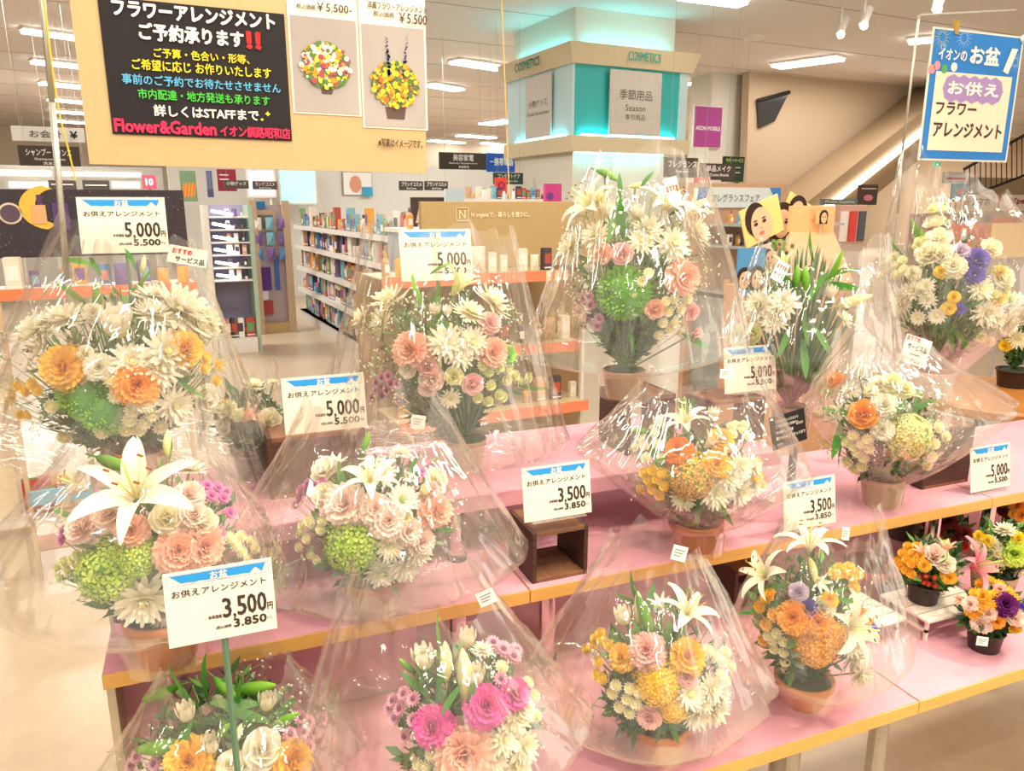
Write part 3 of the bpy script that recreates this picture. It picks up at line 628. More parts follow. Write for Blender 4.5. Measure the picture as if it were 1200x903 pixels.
# face cards (printed portraits): tilted cards, the yellow light put into their colour
def face_card(name, x0, y0, x1, y1, dep, tilt, bg, label, hair='#3c2a24', skin='#f0c8a0', closeup=False, two=False, n=1):
    p, q_ = st(x0, y0, dep), st(x1, y1, dep); W_, H_ = q_.x-p.x, p.z-q_.z; cx_, cz_ = (p.x+q_.x)/2, (p.z+q_.z)/2
    ct, sn = math.cos(R(tilt)), math.sin(R(tilt))
    rot = lambda x, y, z: (cx_+(x-cx_)*ct-(z-cz_)*sn, y, cz_+(x-cx_)*sn+(z-cz_)*ct)
    t = thing(name, label, 'poster', (cx_, dep, q_.z), SR)
    mb = MB().box(p.x, q_.x, dep, dep+.008, q_.z, p.z); mb.v = [rot(*v) for v in mb.v]; part('card', mb, flat(bg), t)
    hm, sm, lm = MB(), MB(), MB()
    xs = [(.5, .5, .42)] if not two else [(.25, .35, .24), (.72, .35, .26)]
    if closeup: xs = [(.42, .48, .46)]
    for u, v, r in xs:
        fx, fz, fr = p.x+u*W_, q_.z+v*H_, r*min(W_, H_)
        hm.disc(fx, fz+.25*fr, fr*1.15, dep-.002, 0, 18); 
        if not closeup: hm.box(fx-fr*1.05, fx+fr*1.05, dep-.002, dep-.0018, fz-fr*1.2, fz+.2*fr)
        if closeup: hm.v, hm.f, hm.m, hm.t = [], [], [], []; hm.disc(fx-fr*.22, fz+.3*fr, fr*.98, dep-.0025, 1, 18, .82)
        sm.disc(fx+(fr*.1 if closeup else 0), fz-.1*fr, fr, dep-.004, 0, 20, .78)
        for e in (-.32, .32):
            lm.disc(fx+e*fr, fz+.24*fr, fr*.045, dep-.006, 0, 8, 3.6)
            lm.disc(fx+e*fr, fz+.05*fr, fr*.1, dep-.006, 0, 8, 1.6)
        lm.disc(fx, fz-.55*fr, fr*.1, dep-.006, 1, 8, 2.0); lm.disc(fx, fz-.25*fr, fr*.05, dep-.006, 1, 6)
    part('stick', MB().tube((cx_, dep+.012, 0), (cx_, dep+.012, q_.z+.3*H_), .003, 6), m_shelf, t)
    for mb in (hm, sm, lm): mb.v = [rot(*v) for v in mb.v]
    part('printed_hair', hm, [flat(hair), flat('#3c2a24')], t); part('printed_face', sm, flat(skin), t); part('printed_features', lm, [flat('#4a3028'), flat('#d87868')], t)
m_ye = '#f6df8c'
face_card('portrait_card', 872, 236, 914, 281, 2.75, 20, m_ye, 'tilted yellow card with a large close-up face', closeup=True, hair='#f0c8a0')
face_card('portrait_card', 901, 240, 931, 280, 2.85, -6, m_ye, 'yellow card with a dark-haired woman behind the sunflowers')
face_card('portrait_card', 921, 231, 946, 262, 2.9, -25, m_ye, 'small tilted yellow card at the back right of the portraits')
face_card('portrait_card', 896, 285, 909, 318, 2.55, 12, '#f2d8c0', 'narrow pale card with a face beside the blue two-girl poster', closeup=True, hair='#f2cdb0')
t2 = face_card('girls_poster', 866, 291, 894, 345, 2.5, 0, '#5a9cd0', 'narrow blue poster with two dark-haired girls', two=True)
# peach folded display with a slanted front
p, q_ = st(932, 241, 2.7), st(978, 300, 2.7)
t = thing('peach_display', 'peach folded cardboard display with a slanting front', 'display', (p.x, 2.7, q_.z), SR)
part('header_board', MB().box(p.x, q_.x, 2.72, 2.74, st(940,272,2.7).z, p.z), mat('peach_card', '#f5c283', .6), t, bevel=.002)
u0, u1, u2 = st(930, 272, 2.7), st(1000, 330, 2.45), st(915, 332, 2.45)
part('slanted_front', MB().add([(p.x,2.72,u0.z),(q_.x,2.72,u0.z),(u1.x,2.45,u1.z),(u2.x,2.45,u1.z),(p.x,2.74,u0.z-.02),(q_.x,2.74,u0.z-.02),(u1.x,2.47,u1.z-.02),(u2.x,2.47,u1.z-.02)], [(0,1,2,3),(7,6,5,4),(0,4,5,1),(1,5,6,2),(2,6,7,3),(3,7,4,0)]), mat('peach_front', '#f2b98c', .6), t)
part('stand', MB().box(u2.x, u1.x, 2.47, 2.8, 0, u1.z-.02), mat('peach_base', '#d9a880', .6), t)
face_card('portrait_card', 958, 247, 972, 262, 2.69, 0, '#f5c283', 'tiny portrait print on the peach display header')
# sunflower posy
p = st(918, 300, 2.45)
t = thing('sunflower_posy', 'small posy of yellow sunflowers before the portrait cards', 'flowers', (p.x, 2.45, p.z), SR)
def sunf(x, z, y, r):
    mb = MB()
    for k in range(14):
        an = k*math.pi/7; c_, s_ = math.cos(an), math.sin(an)
        mb.add([(x+c_*r*.3-s_*r*.13, y, z+s_*r*.3+c_*r*.13), (x+c_*r*.3+s_*r*.13, y, z+s_*r*.3-c_*r*.13), (x+c_*r, y-.004, z+s_*r)], [(0,1,2)])
    h = part('sunflower', mb, mat('sun_petal', '#f2b93a', .6), t); part('flower_centre', MB().ball((x, y-.002, z), r*.36, 8, 5), mat('sun_centre', '#4a2c18', .8), h)
for px, py in ((911,286),(926,288),(919,296)): p2 = st(px, py, 2.44); sunf(p2.x, p2.z, 2.43, .022)
mb = MB()
for k in range(16): an = rnd.uniform(0, 6.28); mb.ball((p.x+.035*math.cos(an), 2.475+.01*math.sin(an), p.z+.045+rnd.uniform(-.03,.02)), .011, 6, 4)
part('leaves', mb, mat('posy_leaf', '#6b9a3a', .6), t); part('stems', MB().tube((p.x, 2.46, p.z-.1), (p.x, 2.46, p.z+.04), .01), MATS['posy_leaf'], t)
# phone shop counters far right
for i, (x0,y0,x1,y1,dp_,c,l) in enumerate(((1120,262,1215,292,5.5,'#e0805c','orange phone shop counter at the right edge'), (1068,250,1110,285,7.5,'#c8a89c','pinkish notice board right of the dark poster, far back'), (985,240,1012,285,4.5,'#cfa898','pink magazine stand beside the peach display'))):
    p, q_ = st(x0,y0,dp_), st(x1,y1,dp_)
    t = thing('shop_counter' if i == 0 else 'notice_stand', l, 'counter' if i == 0 else 'display', (p.x, dp_, 0), SR)
    part('body', MB().box(p.x, q_.x, dp_, dp_+.3, 0, q_.z), mat('counter_%d' % i, '#cdb9a8', .6), t)
    part('panel', MB().box(p.x, q_.x, dp_, dp_+.05, q_.z, p.z), flat(c), t, bevel=.004)
    for k in range(3 if i else 5):
        u = (k+.5)/(3 if i else 5); xx = p.x+(q_.x-p.x)*u; part('leaflet', MB().box(xx-.04, xx+.04, dp_-.01, dp_, q_.z+.02, p.z-.05), flat(['#efe6dc','#d84c44','#5a5a60','#e8b0b0','#7a98b0'][k]), t)
p = st(1180, 262, 6); face = st(1215, 300, 6)
hang_sign('shop_poster', 1168, 262, 1215, 300, 3.4, '#f0cf88', [], 'pale yellow board edge at the far right behind the flowers', cords=False)
hang_sign('shop_poster', 1121, 250, 1166, 262, 6.5, '#9a9a94', [('■', .1, .3, .2, .8, '#5a5a60'), ('■', .4, .6, .2, .8, '#c8c0b8'), ('■', .7, .9, .2, .8, '#707880')], 'grey strip of phone pictures under the smartphone sign', cords=False)
hang_sign('shop_poster', 1165, 255, 1215, 262, 6.4, '#d8483c', [], 'red strip under the phone sign at the right edge', cords=False)
# ================================================================ the flower stand
m_pink = mat('pink_felt', '#e0a2b0', .95, noise=.05, nscale=8, bump=.15, bscale=500)
m_edge = mat('edge_wood', '#f0b862', .5, noise=.06, nscale=10, stretch=(1, 8, 8))
m_walnut = mat('walnut', '#5a3a2c', .55, noise=.2, nscale=9, stretch=(2, 2, 14), dark='#3a241b')
m_walnut_in = mat('walnut_inside', '#8a5f42', .6, noise=.15, nscale=9, stretch=(10, 2, 2))
m_chrome = mat('chrome', '#e6ded8', .12, metal=1, noise=.01)
m_rubber = mat('rubber_foot', '#221e20', .6)
Z1, Z2, Z3 = .65, .85, .98
def table(name, label, x0, x1, y0, y1, z, th, legs, leg_z0, legmat, group, apron=0):
    t = thing(name, label, 'table', ((x0+x1)/2, (y0+y1)/2, leg_z0), 0, group)
    tp = part('tabletop', MB().box(x0, x1, y0+.003, y1, z-th, z-.002), m_pink if apron else m_edge, t)
    part('felt_cover', MB().box(x0+.001, x1-.001, y0+.002, y1-.001, z-.002, z), m_pink, tp)
    if not apron: part('wood_edging', MB().box(x0, x1, y0, y0+.003, z-th, z-.001), m_edge, tp)
    else: part('apron', MB().box(x0, x1, y0, y0+.003, z-th-.012, z-.001), m_pink, tp)
    for lx, ly_ in legs:
        l = part('leg', MB().lathe([(.016, 0), (.016, z-th-leg_z0)], (lx, ly_, leg_z0), 14), legmat, t, smooth=False)
        part('foot', MB().lathe([(.0185, 0), (.0185, .012)], (lx, ly_, leg_z0), 14), m_rubber, l)
m_leg = mat('grey_steel_leg', '#b9b2a4', .35, metal=.6, noise=.05)
def legs(x0, x1, y0, y1, ins=.06): return [(x0+ins, y0), (x1-ins, y0), (x0+ins, y1), (x1-ins, y1)]
table('lower_table', 'lowest pink-topped table, left half with two front bouquets', -.12, 1.103, .83, 1.56, Z1, .024, [(.10,.87),(1.06,.868),(.10,1.45),(1.06,1.45),(.86,.868)], 0, m_leg, 'pink-topped tables of the flower stand')
table('lower_table', 'lowest pink-topped table, right half with the white bench', 1.105, 2.3, .83, 1.56, Z1, .024, [(1.24,1.30),(2.2,.868),(1.24,1.45),(2.2,1.45)], 0, m_leg, 'pink-topped tables of the flower stand')
table('middle_table', 'middle pink-topped table, left half by the nearest price card', -.18, .479, 1.11, 1.53, Z2, .024, [(.375,1.19),(-.1,1.19),(.38,1.46),(-.1,1.46)], Z1, m_chrome, 'pink-topped tables of the flower stand')
table('middle_table', 'middle pink-topped table, right half with the empty wooden box', .481, 1.62, 1.11, 1.53, Z2, .024, [(.55,1.19),(1.52,1.17),(.55,1.46),(1.18,1.17),(1.52,1.46)], Z1, m_chrome, 'pink-topped tables of the flower stand')
table('middle_table', 'middle pink-topped table, right end under the last price card', 1.622, 2.5, 1.11, 1.53, Z2, .024, [(1.7,1.17),(2.4,1.17),(1.7,1.46),(2.4,1.46)], Z1, m_chrome, 'pink-topped tables of the flower stand')
table('top_table', 'short top pink-topped table at the back', -.22, 1.13, 1.25, 1.60, Z3, .018, [(.40,1.272),(.50,1.38),(.98,1.29),(-.16,1.27),(-.16,1.5),(1.05,1.5)], Z2, m_chrome, 'pink-topped tables of the flower stand', apron=1)
# pink cloth hanging under the middle table at left, with pale side board
solo('pink_cloth', MB().box(-.17, -.02, 1.20, 1.203, Z1+.001, Z2-.026).box(-.019, .3, 1.205, 1.208, Z1+.001, Z2-.026), m_pink, 'pink cloth hanging under the left end of the middle table', 'cloth')
solo('side_board', MB().box(-.18, -.168, 1.13, 1.5, Z1+.001, Z2-.026), mat('pale_board', '#d8c4a4', .6), 'pale upright board under the left end of the middle table', 'board', bevel=.001)

# hollow dark wooden display boxes
def crate(x0, x1, y0, y1, z0, z1, label, open_front=True, th=.008, name='wooden_box'):
    t = thing(name, label, 'box', ((x0+x1)/2, (y0+y1)/2, z0))
    part('side_board', MB().box(x0, x0+th, y0, y1, z0, z1), m_walnut, t, bevel=.0008)
    part('side_board', MB().box(x1-th, x1, y0, y1, z0, z1), m_walnut, t, bevel=.0008)
    part('top_board', MB().box(x0+th, x1-th, y0, y1, z1-th, z1), m_walnut_in, t, bevel=.0008)
    part('bottom_board', MB().box(x0+th, x1-th, y0, y1, z0, z0+th), m_walnut_in, t, bevel=.0008)
    if not open_front: part('front_board', MB().box(x0+th, x1-th, y0, y0+th, z0+th, z1-th), m_walnut, t)
    return t
crate(.492, .60, 1.128, 1.24, Z2, Z2+.095, 'small open dark wooden box carrying a 3,500 yen card')
b3 = at_z(318, 586, Z3); c3 = at_y(425, 575, b3.y)
crate(b3.x, c3.x+.01, b3.y, b3.y+.13, Z3, Z3+.115, 'large dark wooden box behind a 5,000 yen card at left', open_front=False)
b4 = at_z(735, 534, Z3)
crate(b4.x-.002, b4.x+.115, b4.y, b4.y+.125, Z3, Z3+.125, 'dark wooden box under the tall centre bouquet')
b6 = at_z(840, 522, Z3)
crate(b6.x-.02, b6.x+.125, b6.y+.0, b6.y+.1, Z3, Z3+.10, 'dark wooden box under the 5,000 yen card right of centre')
b8 = at_z(1134, 564, Z2)
crate(b8.x-.15, b8.x, b8.y, b8.y+.14, Z2, Z2+.145, 'reddish dark wooden box under the white-potted bouquet at right', open_front=False)
q = at_z(418, 800, Z1)
crate(q.x, q.x+.1, 1.25, 1.35, Z1, Z1+.10, 'dark wooden box in the shade under the middle table')
q = at_z(868, 712, Z1)
crate(q.x-.02, q.x+.07, q.y, q.y+.09, Z1, Z1+.085, 'dark wooden box beneath the middle table, left of the front right bouquet')

# ---------------------------------------------------------------- price cards
m_card = mat('card_paper', '#efe6d2', .35, noise=.01)
m_blue = flat('#2a94dc'); m_ink = flat('#3a322c'); m_wpr = flat('#f4efe4')
m_clip = film_mat('clear_plastic', .06, 1, .05, (1, 1, 1), 0, .12)
_part = part
def price_card(corners, y, price, tax, label, tilt=9, stand=None):
    """corners: pixel of top-left, top-right, bottom-left; y: the plane it stands in"""
    tl, tr, bl = [at_y(px, py, y) for px, py in corners]
    wid = (tr-tl).length; hgt = wid*.70
    hgt = (hgt+(tl-bl).length)/2
    org = tl.lerp(tr, .5); org = Vector((org.x, y, org.z-hgt))
    t = thing('price_card', label, 'price card', org)
    def part(*a, **k):
        q = _part(*a, **k)
        if a[0] not in ('stem', 'stand_foot'): q.rotation_euler = (R(-tilt), 0, 0)
        return q
    x0, z0 = -wid/2, 0.
    o = org; P = lambda u: o.x-wid/2+u*wid; Q = lambda v: o.z+v*hgt; yy = o.y
    part('card', MB().box(P(0), P(1), yy, yy+.0012, Q(0), Q(1)), m_card, t)
    # blue banner with ragged ends
    r = random.Random(len(label)); f = yy-.0004
    up = [(.06, .95), (.94, .95)]; lo = []
    for k in range(15):
        u = .90-k*.8/14; v = .835+.05*abs(math.sin(k*1.7))*(1.6 if k in (0, 1, 13, 14) else .25)
        lo.append((u, v))
    pts = [(P(a), f, Q(b)) for a, b in up+lo]
    part('banner', MB().add(pts, [tuple(range(len(pts)))]), m_blue, t)
    part('frame_line', MB().box(P(.035), P(.965), f, f+.0002, Q(.817), Q(.821)).box(P(.035), P(.038), f, f+.0002, Q(.82), Q(.96)).box(P(.962), P(.965), f, f+.0002, Q(.82), Q(.96)).box(P(.035), P(.965), f, f+.0002, Q(.958), Q(.962)), m_blue, t)
    part('banner_lettering', MB().text('お盆', P(.42), P(.58), Q(.845), Q(.945), f-.0003, bold=.03), m_wpr, t)
    mb = MB().text('お供えアレンジメント', P(.065), P(.93), Q(.655), Q(.755), f, bold=.018)
    a_, b_ = price.split(','); mb.text(a_, P(.51), P(.585), Q(.285), Q(.545), f, bold=.03)
    mb.text(',', P(.60), P(.625), Q(.245), Q(.32), f, bold=.05)
    for k in range(3): mb.text(b_[k], P(.645+k*.095), P(.725+k*.095), Q(.285), Q(.545), f, bold=.03)
    mb.text('円', P(.925), P(.975), Q(.29), Q(.39), f, bold=.03).text('本体価格', P(.37), P(.495), Q(.29), Q(.345), f, bold=.02)
    a_, b_ = tax.split(','); mb.text(a_+'.'+b_, P(.60), P(.905), Q(.13), Q(.24), f, bold=.06)
    mb.text('(税込価格', P(.43), P(.575), Q(.135), Q(.185), f, bold=.02).text('円)', P(.915), P(.965), Q(.14), Q(.19), f)
    part('lettering', mb, m_ink, t)
    if stand is not None:
        part('stem', MB().tube((P(.5), yy+.005, Q(.0)+.01), (P(.5), yy+.005, stand+.004), .0032, 8), mat('green_stem', '#5d8266', .4), t)
        part('stand_foot', MB().lathe([(.03, 0), (.028, .006), (.006, .01)], (P(.5), yy+.005, stand), 16), mat('green_stem', '#5d8266', .4), t)
    else:
        part('clear_holder', MB().box(P(.1), P(.9), yy+.0014, yy+.004, Q(-.02), Q(.5)).box(P(.1), P(.9), yy-.006, yy+.02, Q(-.04), Q(-.02)), m_clip, t)
price_card(((87,229),(192,231),(91,296)), 1.64, '5,000', '5,500', '5,000 yen card at upper left, before the night-sky board, uppermost of all cards', stand=0)
price_card(((469,268),(554,268),(469,328)), 1.64, '5,000', '5,500', '5,000 yen card above the centre-left bouquet, below the tan board', stand=0)
price_card(((330,442),(428,440),(335,510)), b3.y+.01, '5,000', '5,500', '5,000 yen card on the large wooden box, left of the centre')
price_card(((189,678),(319,658),(197,763)), .74, '3,500', '3,850', 'largest and nearest 3,500 yen card, at lower left on a green stem', stand=Z1)
price_card(((615,551),(695,541),(620,613)), 1.122, '3,500', '3,850', '3,500 yen card on the small open wooden box at centre')
price_card(((853,409),(914,403),(862,460)), b6.y+.002, '5,000', '5,500', '5,000 yen card right of centre, above the handwritten black sign')
price_card(((924,567),(985,558),(931,622)), 1.106, '3,500', '3,850', '3,500 yen card at the table edge above the front right bouquet')
price_card(((1145,527),(1192,519),(1156,574)), 1.14, '5,000', '5,500', '5,000 yen card at the right edge, beside the reddish wooden box')
# tall steel pole at left that carries the upper-left card; it stands on the top table
m_pole = mat('grey_pole', '#b8b6a8', .35, metal=.5)
def pole(pts, r, y, label, z_foot, name='display_pole'):
    t = thing(name, label, 'pole', (at_y(*pts[-1], y).x, y, z_foot))
    ps = [at_y(a, b, y) for a, b in pts]; ps[-1].z = max(ps[-1].z, z_foot)
    for a, b in zip(ps, ps[1:]): part('tube', MB().tube(a, b, r, 12), m_pole, t, smooth=True)
    e = ps[-1].copy(); part('tube', MB().tube(ps[-1], (e.x, y, z_foot), r, 12), m_pole, t)
    part('foot', MB().lathe([(.03, 0), (.03, .008), (.008, .012)], (e.x, y, z_foot), 16), m_pole, t)
    return t
pole([(44,-60),(61,120),(79,330)], .0055, 1.66, 'tall grey pole at the left in front of the night-sky board', 0)
t = pole([(1077,18),(1056,190),(1052,250)], .0035, 1.75, 'slim steel pole left of the blue festival sign', .0)
a = at_y(1077, 18, 1.75); b = at_y(1190, 12, 1.75)
part('top_bar', MB().tube(a, b, .0035, 8).tube(a, a+Vector((.0, 0, -.01)), .0045, 8), m_pole, t)
# small label post behind the upper-left card
# handwritten black sign with clear clip and dark post
yb_ = 1.17
t = thing('black_sign', 'small black handwritten sign in a clear clip beside a kraft pot', 'sign', at_y(925, 505, yb_))
c4 = [at_y(*p, yb_) for p in ((902,490),(942,478),(946,514),(907,528))]
part('board', MB().prism([(p.x, p.z) for p in c4], yb_, yb_+.003), flat('#1e1c1e'), t)
ax = (c4[1]-c4[0]); az = (c4[3]-c4[0])
fnb = lambda x, y, z: tuple((c4[0]+ax*x+az*(1-z)+Vector((0, y, 0))))
mb = MB()
for s, u0, u1, v0, v1 in (('フラワーアレンジメント', .12, .8, .78, .88), ('ご予約は￥2000〜', .12, .78, .64, .74), ('承ります', .72, .92, .58, .66), ('その他ミニ花束', .12, .62, .46, .56), ('贈りもの用は スタッフまで', .1, .95, .28, .38), ('ください', .1, .3, .1, .18)):
    mb.text(s, u0, u1, v0, v1, -.001, bold=.02, fn=fnb)
part('lettering', mb, flat('#e8dfd0'), t)
part('clip', MB().box(c4[3].x+.005, c4[3].x+.045, yb_-.006, yb_+.008, c4[3].z-.012, c4[3].z+.01), m_clip, t)
q = at_y(931, 540, yb_); part('post', MB().box(q.x-.006, q.x+.006, yb_, yb_+.01, Z2 if q.z < Z3 else Z2, c4[3].z), mat('dark_post', '#4a3c3a', .5), t)

# ---------------------------------------------------------------- big hanging board
yB = 1.22
def bp(px, py): p = at_y(px, py, yB); return p
bl, br = bp(105,192), bp(500,203); tlz = bl.z+.33
dz = br.z-bl.z; W_ = br.x-bl.x
xf0 = bp(97, 60).x
def skew(x, y, z): return (x, y, z+dz*(x-bl.x)/W_)      # hangs a little askew
t = thing('hanging_board', 'large cream notice board with a black poster and two arrangement photos', 'board', (bl.x, yB, bl.z))
def bpart(nm, x0, x1, z0, z1, y, m, th=.001, par=None):
    mb = MB().box(x0, x1, y, y+th, z0, z1); mb.v = [skew(*v) for v in mb.v]; return part(nm, mb, m, par or t)
bpart('board', bl.x-.0, br.x, bl.z, tlz, yB, mat('cream_board', '#c0a374', .6, noise=.02), .006)
pl, pr, pt = bp(132,154).x, bp(342,163).x, bp(131,155)
kz0 = pt.z-dz*(pl-bl.x)/W_-.002; kh = (pr-pl)*.73
kp = bpart('black_poster', pl, pr, kz0, kz0+kh, yB-.0015, flat('#1f1b1e'), .001)
PX = lambda u: pl+u*(pr-pl); PZ = lambda v: kz0+v*kh
yk = yB-.003
cols = {'w': '#efe8e0', 'y': '#f2d428', 'b': '#5cb0d8', 'g': '#48c040', 'r': '#ee2f58', 'R': '#e02828'}
mbs = {k: MB() for k in cols}
for c, s, u0, u1, v0, v1, bo in (('w','フラワーアレンジメント',.07,.94,.875,.985,.05), ('w','ご予約承ります',.195,.755,.715,.835,.045), ('R','‼',.775,.85,.715,.835,.07),
    ('y','ご予算・色合い・形等、',.26,.78,.59,.66,.02), ('y','ご希望に応じ お作りいたします',.14,.9,.49,.57,.02), ('b','事前のご予約でお待たせさせません',.08,.95,.38,.455,.02),
    ('g','市内配達・地方発送も承ります',.155,.88,.275,.35,.02), ('w','詳しくはSTAFFまで',.23,.81,.15,.235,.03), ('r','Flower&Garden',.015,.56,.02,.115,.05), ('r','イオン釧路昭和店',.585,.99,.015,.10,.03), ('y','✦',.85,.88,.19,.23,.02), ('y','✦',.82,.84,.15,.175,.02)):
    mbs[c].text(s, PX(u0), PX(u1), PZ(v0), PZ(v1), yk, bold=bo, fn=skew)
for c, mb in mbs.items(): part('lettering', mb, flat(cols[c]), kp)
# two photo prints
m_photo = mat('photo_paper', '#a8a09a', .35, noise=.12, nscale=4)
r = random.Random(3)
def photo(x0, x1, ybot, ytop, spike):
    a, b = bp(x0, ybot), bp(x1, ybot); z0 = a.z-dz*(a.x-bl.x)/W_; z1 = bp(x0, ytop).z-dz*(a.x-bl.x)/W_
    bpart('photo_sheet', a.x-.003, b.x+.003, z0-.003, tlz-.002, yB-.001, m_card, .0008)
    ph = bpart('photo_print', a.x, b.x, z0, z1, yB-.002, m_photo, .0008)
    w_, h_ = b.x-a.x, z1-z0; cx_, cz_ = a.x+.5*w_, z0+(.5 if not spike else .42)*h_
    fl = MB(); cl = ['#f0e04a','#e8962c','#e9e2d2','#a8485c','#5a7a3a'] if not spike else ['#f0dc3a','#f09a24','#f2b83a','#e06a3a','#58703c']
    mb = MB().prism([(cx_-.17*w_, z0+.2*h_),(cx_+.17*w_, z0+.2*h_),(cx_+.14*w_, z0+.08*h_),(cx_-.14*w_, z0+.08*h_)], yB-.0025, yB-.0021) if spike else MB().prism([(cx_-.1*w_, z0+.3*h_),(cx_+.1*w_, z0+.3*h_),(cx_+.08*w_, z0+.2*h_),(cx_-.08*w_, z0+.2*h_)], yB-.0025, yB-.0021)
    mb.v = [skew(*v) for v in mb.v]; part('printed_pot', mb, flat('#5c4a42'), ph)
    for k in range(420):
        an, rr = r.uniform(0, 6.28), math.sqrt(r.random()); x = cx_+rr*math.cos(an)*.38*w_; z = cz_+rr*math.sin(an)*(.24 if not spike else .22)*h_
        fl.disc(x, z, r.uniform(.0018,.0045), yB-.003-.000004*k, 4 if k < 160 else r.randrange(5), 7)
    if spike:
        for k in range(70):
            v = r.random(); s_ = r.choice((-.08, .14)); fl.disc(cx_+s_*w_*(1+v*.6)+r.uniform(-.002,.002), cz_+.1*h_+v*.42*h_, .0022*(1.2-v), yB-.0045, 5, 6)
    fl.v = [skew(*v) for v in fl.v]; part('printed_flowers', fl, [flat(c) for c in cl]+[flat('#3c3f70')], ph)
photo(346, 421, 130, 18, False); photo(428, 499, 147, 28, True)
def hand(s, x0, x1, y0, y1, bo=.02):
    mb = MB(); a, b = bp(x0, y0), bp(x1, y1); z0 = a.z-dz*(a.x-bl.x)/W_; mb.text(s, a.x, b.x, z0, z0+abs(bp(x0, y1).z-a.z), yB-.0035, bold=bo, fn=skew, slant=.05)
    part('handwriting', mb, flat('#4a3c34'), t)
hand('￥5.500-', 371, 411, 13, 3); hand('税込価格', 347, 369, 10, 4); hand('洋風フラワーアレンジメント', 430, 499, 10, 1); hand('税込価格', 437, 461, 19, 13); hand('￥5.500', 467, 499, 27, 15); hand('※写真はイメージです。', 443, 494, 172, 162)
for px in (130, 480): x = bp(px, 10).x; part('cord', MB().tube((x, yB+.003, tlz-.01), (x, yB+.003, H), .0012, 5), flat('#d8cfa8'), t)
# cream string and yellow cord hanging from the ceiling
solo('string', MB().tube((at_y(567,0,2.3).x, 2.3, H), at_y(597,235,2.3), .0018, 6), flat('#d8bc74'), 'thin pale string hanging beside the cosmetics column', 'string')
mb = MB(); prev = at_y(180,60,1.6)
for p in ((184,100),(191,140),(200,175),(209,212)): q = at_y(p[0]-120, p[1], 1.6); mb.tube(prev if p[0] != 184 else Vector((q.x, q.y, H)), q, .0016, 6); prev = q
solo('yellow_cord', mb, flat('#e0b840'), 'yellow cord hanging beside the left pole', 'string')
# blue festival sign
ys = 1.77
tl, tr, bl2, br2 = [at_y(*p, ys) for p in ((1091,40),(1197,34),(1077,188),(1184,190))]
t = thing('festival_sign', 'white and blue festival sign hanging at upper right', 'sign', bl2)
x0, x1 = (bl2.x+tl.x)/2, (tr.x+br2.x)/2; z0, z1 = (bl2.z+br2.z)/2, (tl.z+tr.z)/2; w_, h_ = x1-x0, z1-z0
X = lambda u: x0+u*w_; Zq = lambda v: z0+v*h_
part('card', MB().box(X(0), X(1), ys, ys+.002, Zq(0), Zq(1)), flat('#ece2d0'), t)
part('blue_print', MB().box(X(.02), X(.98), ys-.001, ys-.0002, Zq(.015), Zq(.985)), flat('#2f7fc8'), t)
part('white_panel', MB().box(X(.08), X(.92), ys-.002, ys-.0012, Zq(.08), Zq(.68)), flat('#efe0c2'), t)
part('lettering', MB().text('フラワー', X(.12), X(.56), Zq(.36), Zq(.45), ys-.003, bold=.04).text('アレンジメント', X(.12), X(.88), Zq(.19), Zq(.30), ys-.003, bold=.04), flat('#4c3a34'), t)
part('lettering', MB().text('イオンの', X(.08), X(.38), Zq(.77), Zq(.85), ys-.003, bold=.03).text('お盆', X(.42), X(.74), Zq(.76), Zq(.89), ys-.003, bold=.05), flat('#f6f0e8'), t)
bb = MB()
for k_, u in enumerate((.27, .38, .5, .62, .73)): bb.disc(X(u), Zq(.56), .105*w_, ys-.0024-.00008*k_, 0, 8)
part('purple_bubble', bb, flat('#a98cc0'), t)
part('lettering', MB().text('お供え', X(.22), X(.78), Zq(.515), Zq(.615), ys-.0035, bold=.05), flat('#f6efe0'), t)
fw_ = MB()
for cu, cv, rr, mi in ((.1,.93,.10,1),(.33,.94,.1,0),(.93,.80,.08,0),(.12,.86,.04,0)):
    for k in range(16):
        an = k*math.pi/8; c_, s_ = math.cos(an), math.sin(an)
        fw_.add([(X(cu)+c_*rr*.3*w_-s_*.0008, ys-.0022, Zq(cv)+s_*rr*.3*w_+c_*.0008), (X(cu)+c_*rr*.3*w_+s_*.0008, ys-.0022, Zq(cv)+s_*rr*.3*w_-c_*.0008), (X(cu)+c_*rr*w_, ys-.0022, Zq(cv)+s_*rr*w_)], [(0,1,2)], mi)
part('printed_fireworks', fw_, [flat('#bcd8ec'), flat('#c8d870')], t)
lan = MB()
for a_, b_, m_ in ((.03,.69,0),(.08,.72,0),(.16,.70,1),(.26,.72,2)): lan.disc(X(a_), Zq(b_), .035*w_, ys-.0024, m_, 8)
lan.add([(X(.80), ys-.003, Zq(.72)), (X(.86), ys-.003, Zq(.70)), (X(.94), ys-.003, Zq(.90)), (X(.87), ys-.003, Zq(.90))], [(0,1,2,3)], 2)
part('printed_lanterns', lan, [flat('#e89898'), flat('#58a860'), flat('#f2efe0')], t)
part('clip', MB().box(X(.22), X(.26), ys-.004, ys+.005, Zq(.96), Zq(1.06)), mat('brass_clip', '#c9a24a', .3, metal=.8), t)
part('clip', MB().ball((X(.98), ys-.004, Zq(.98)), .012, 8, 5), m_white, t)

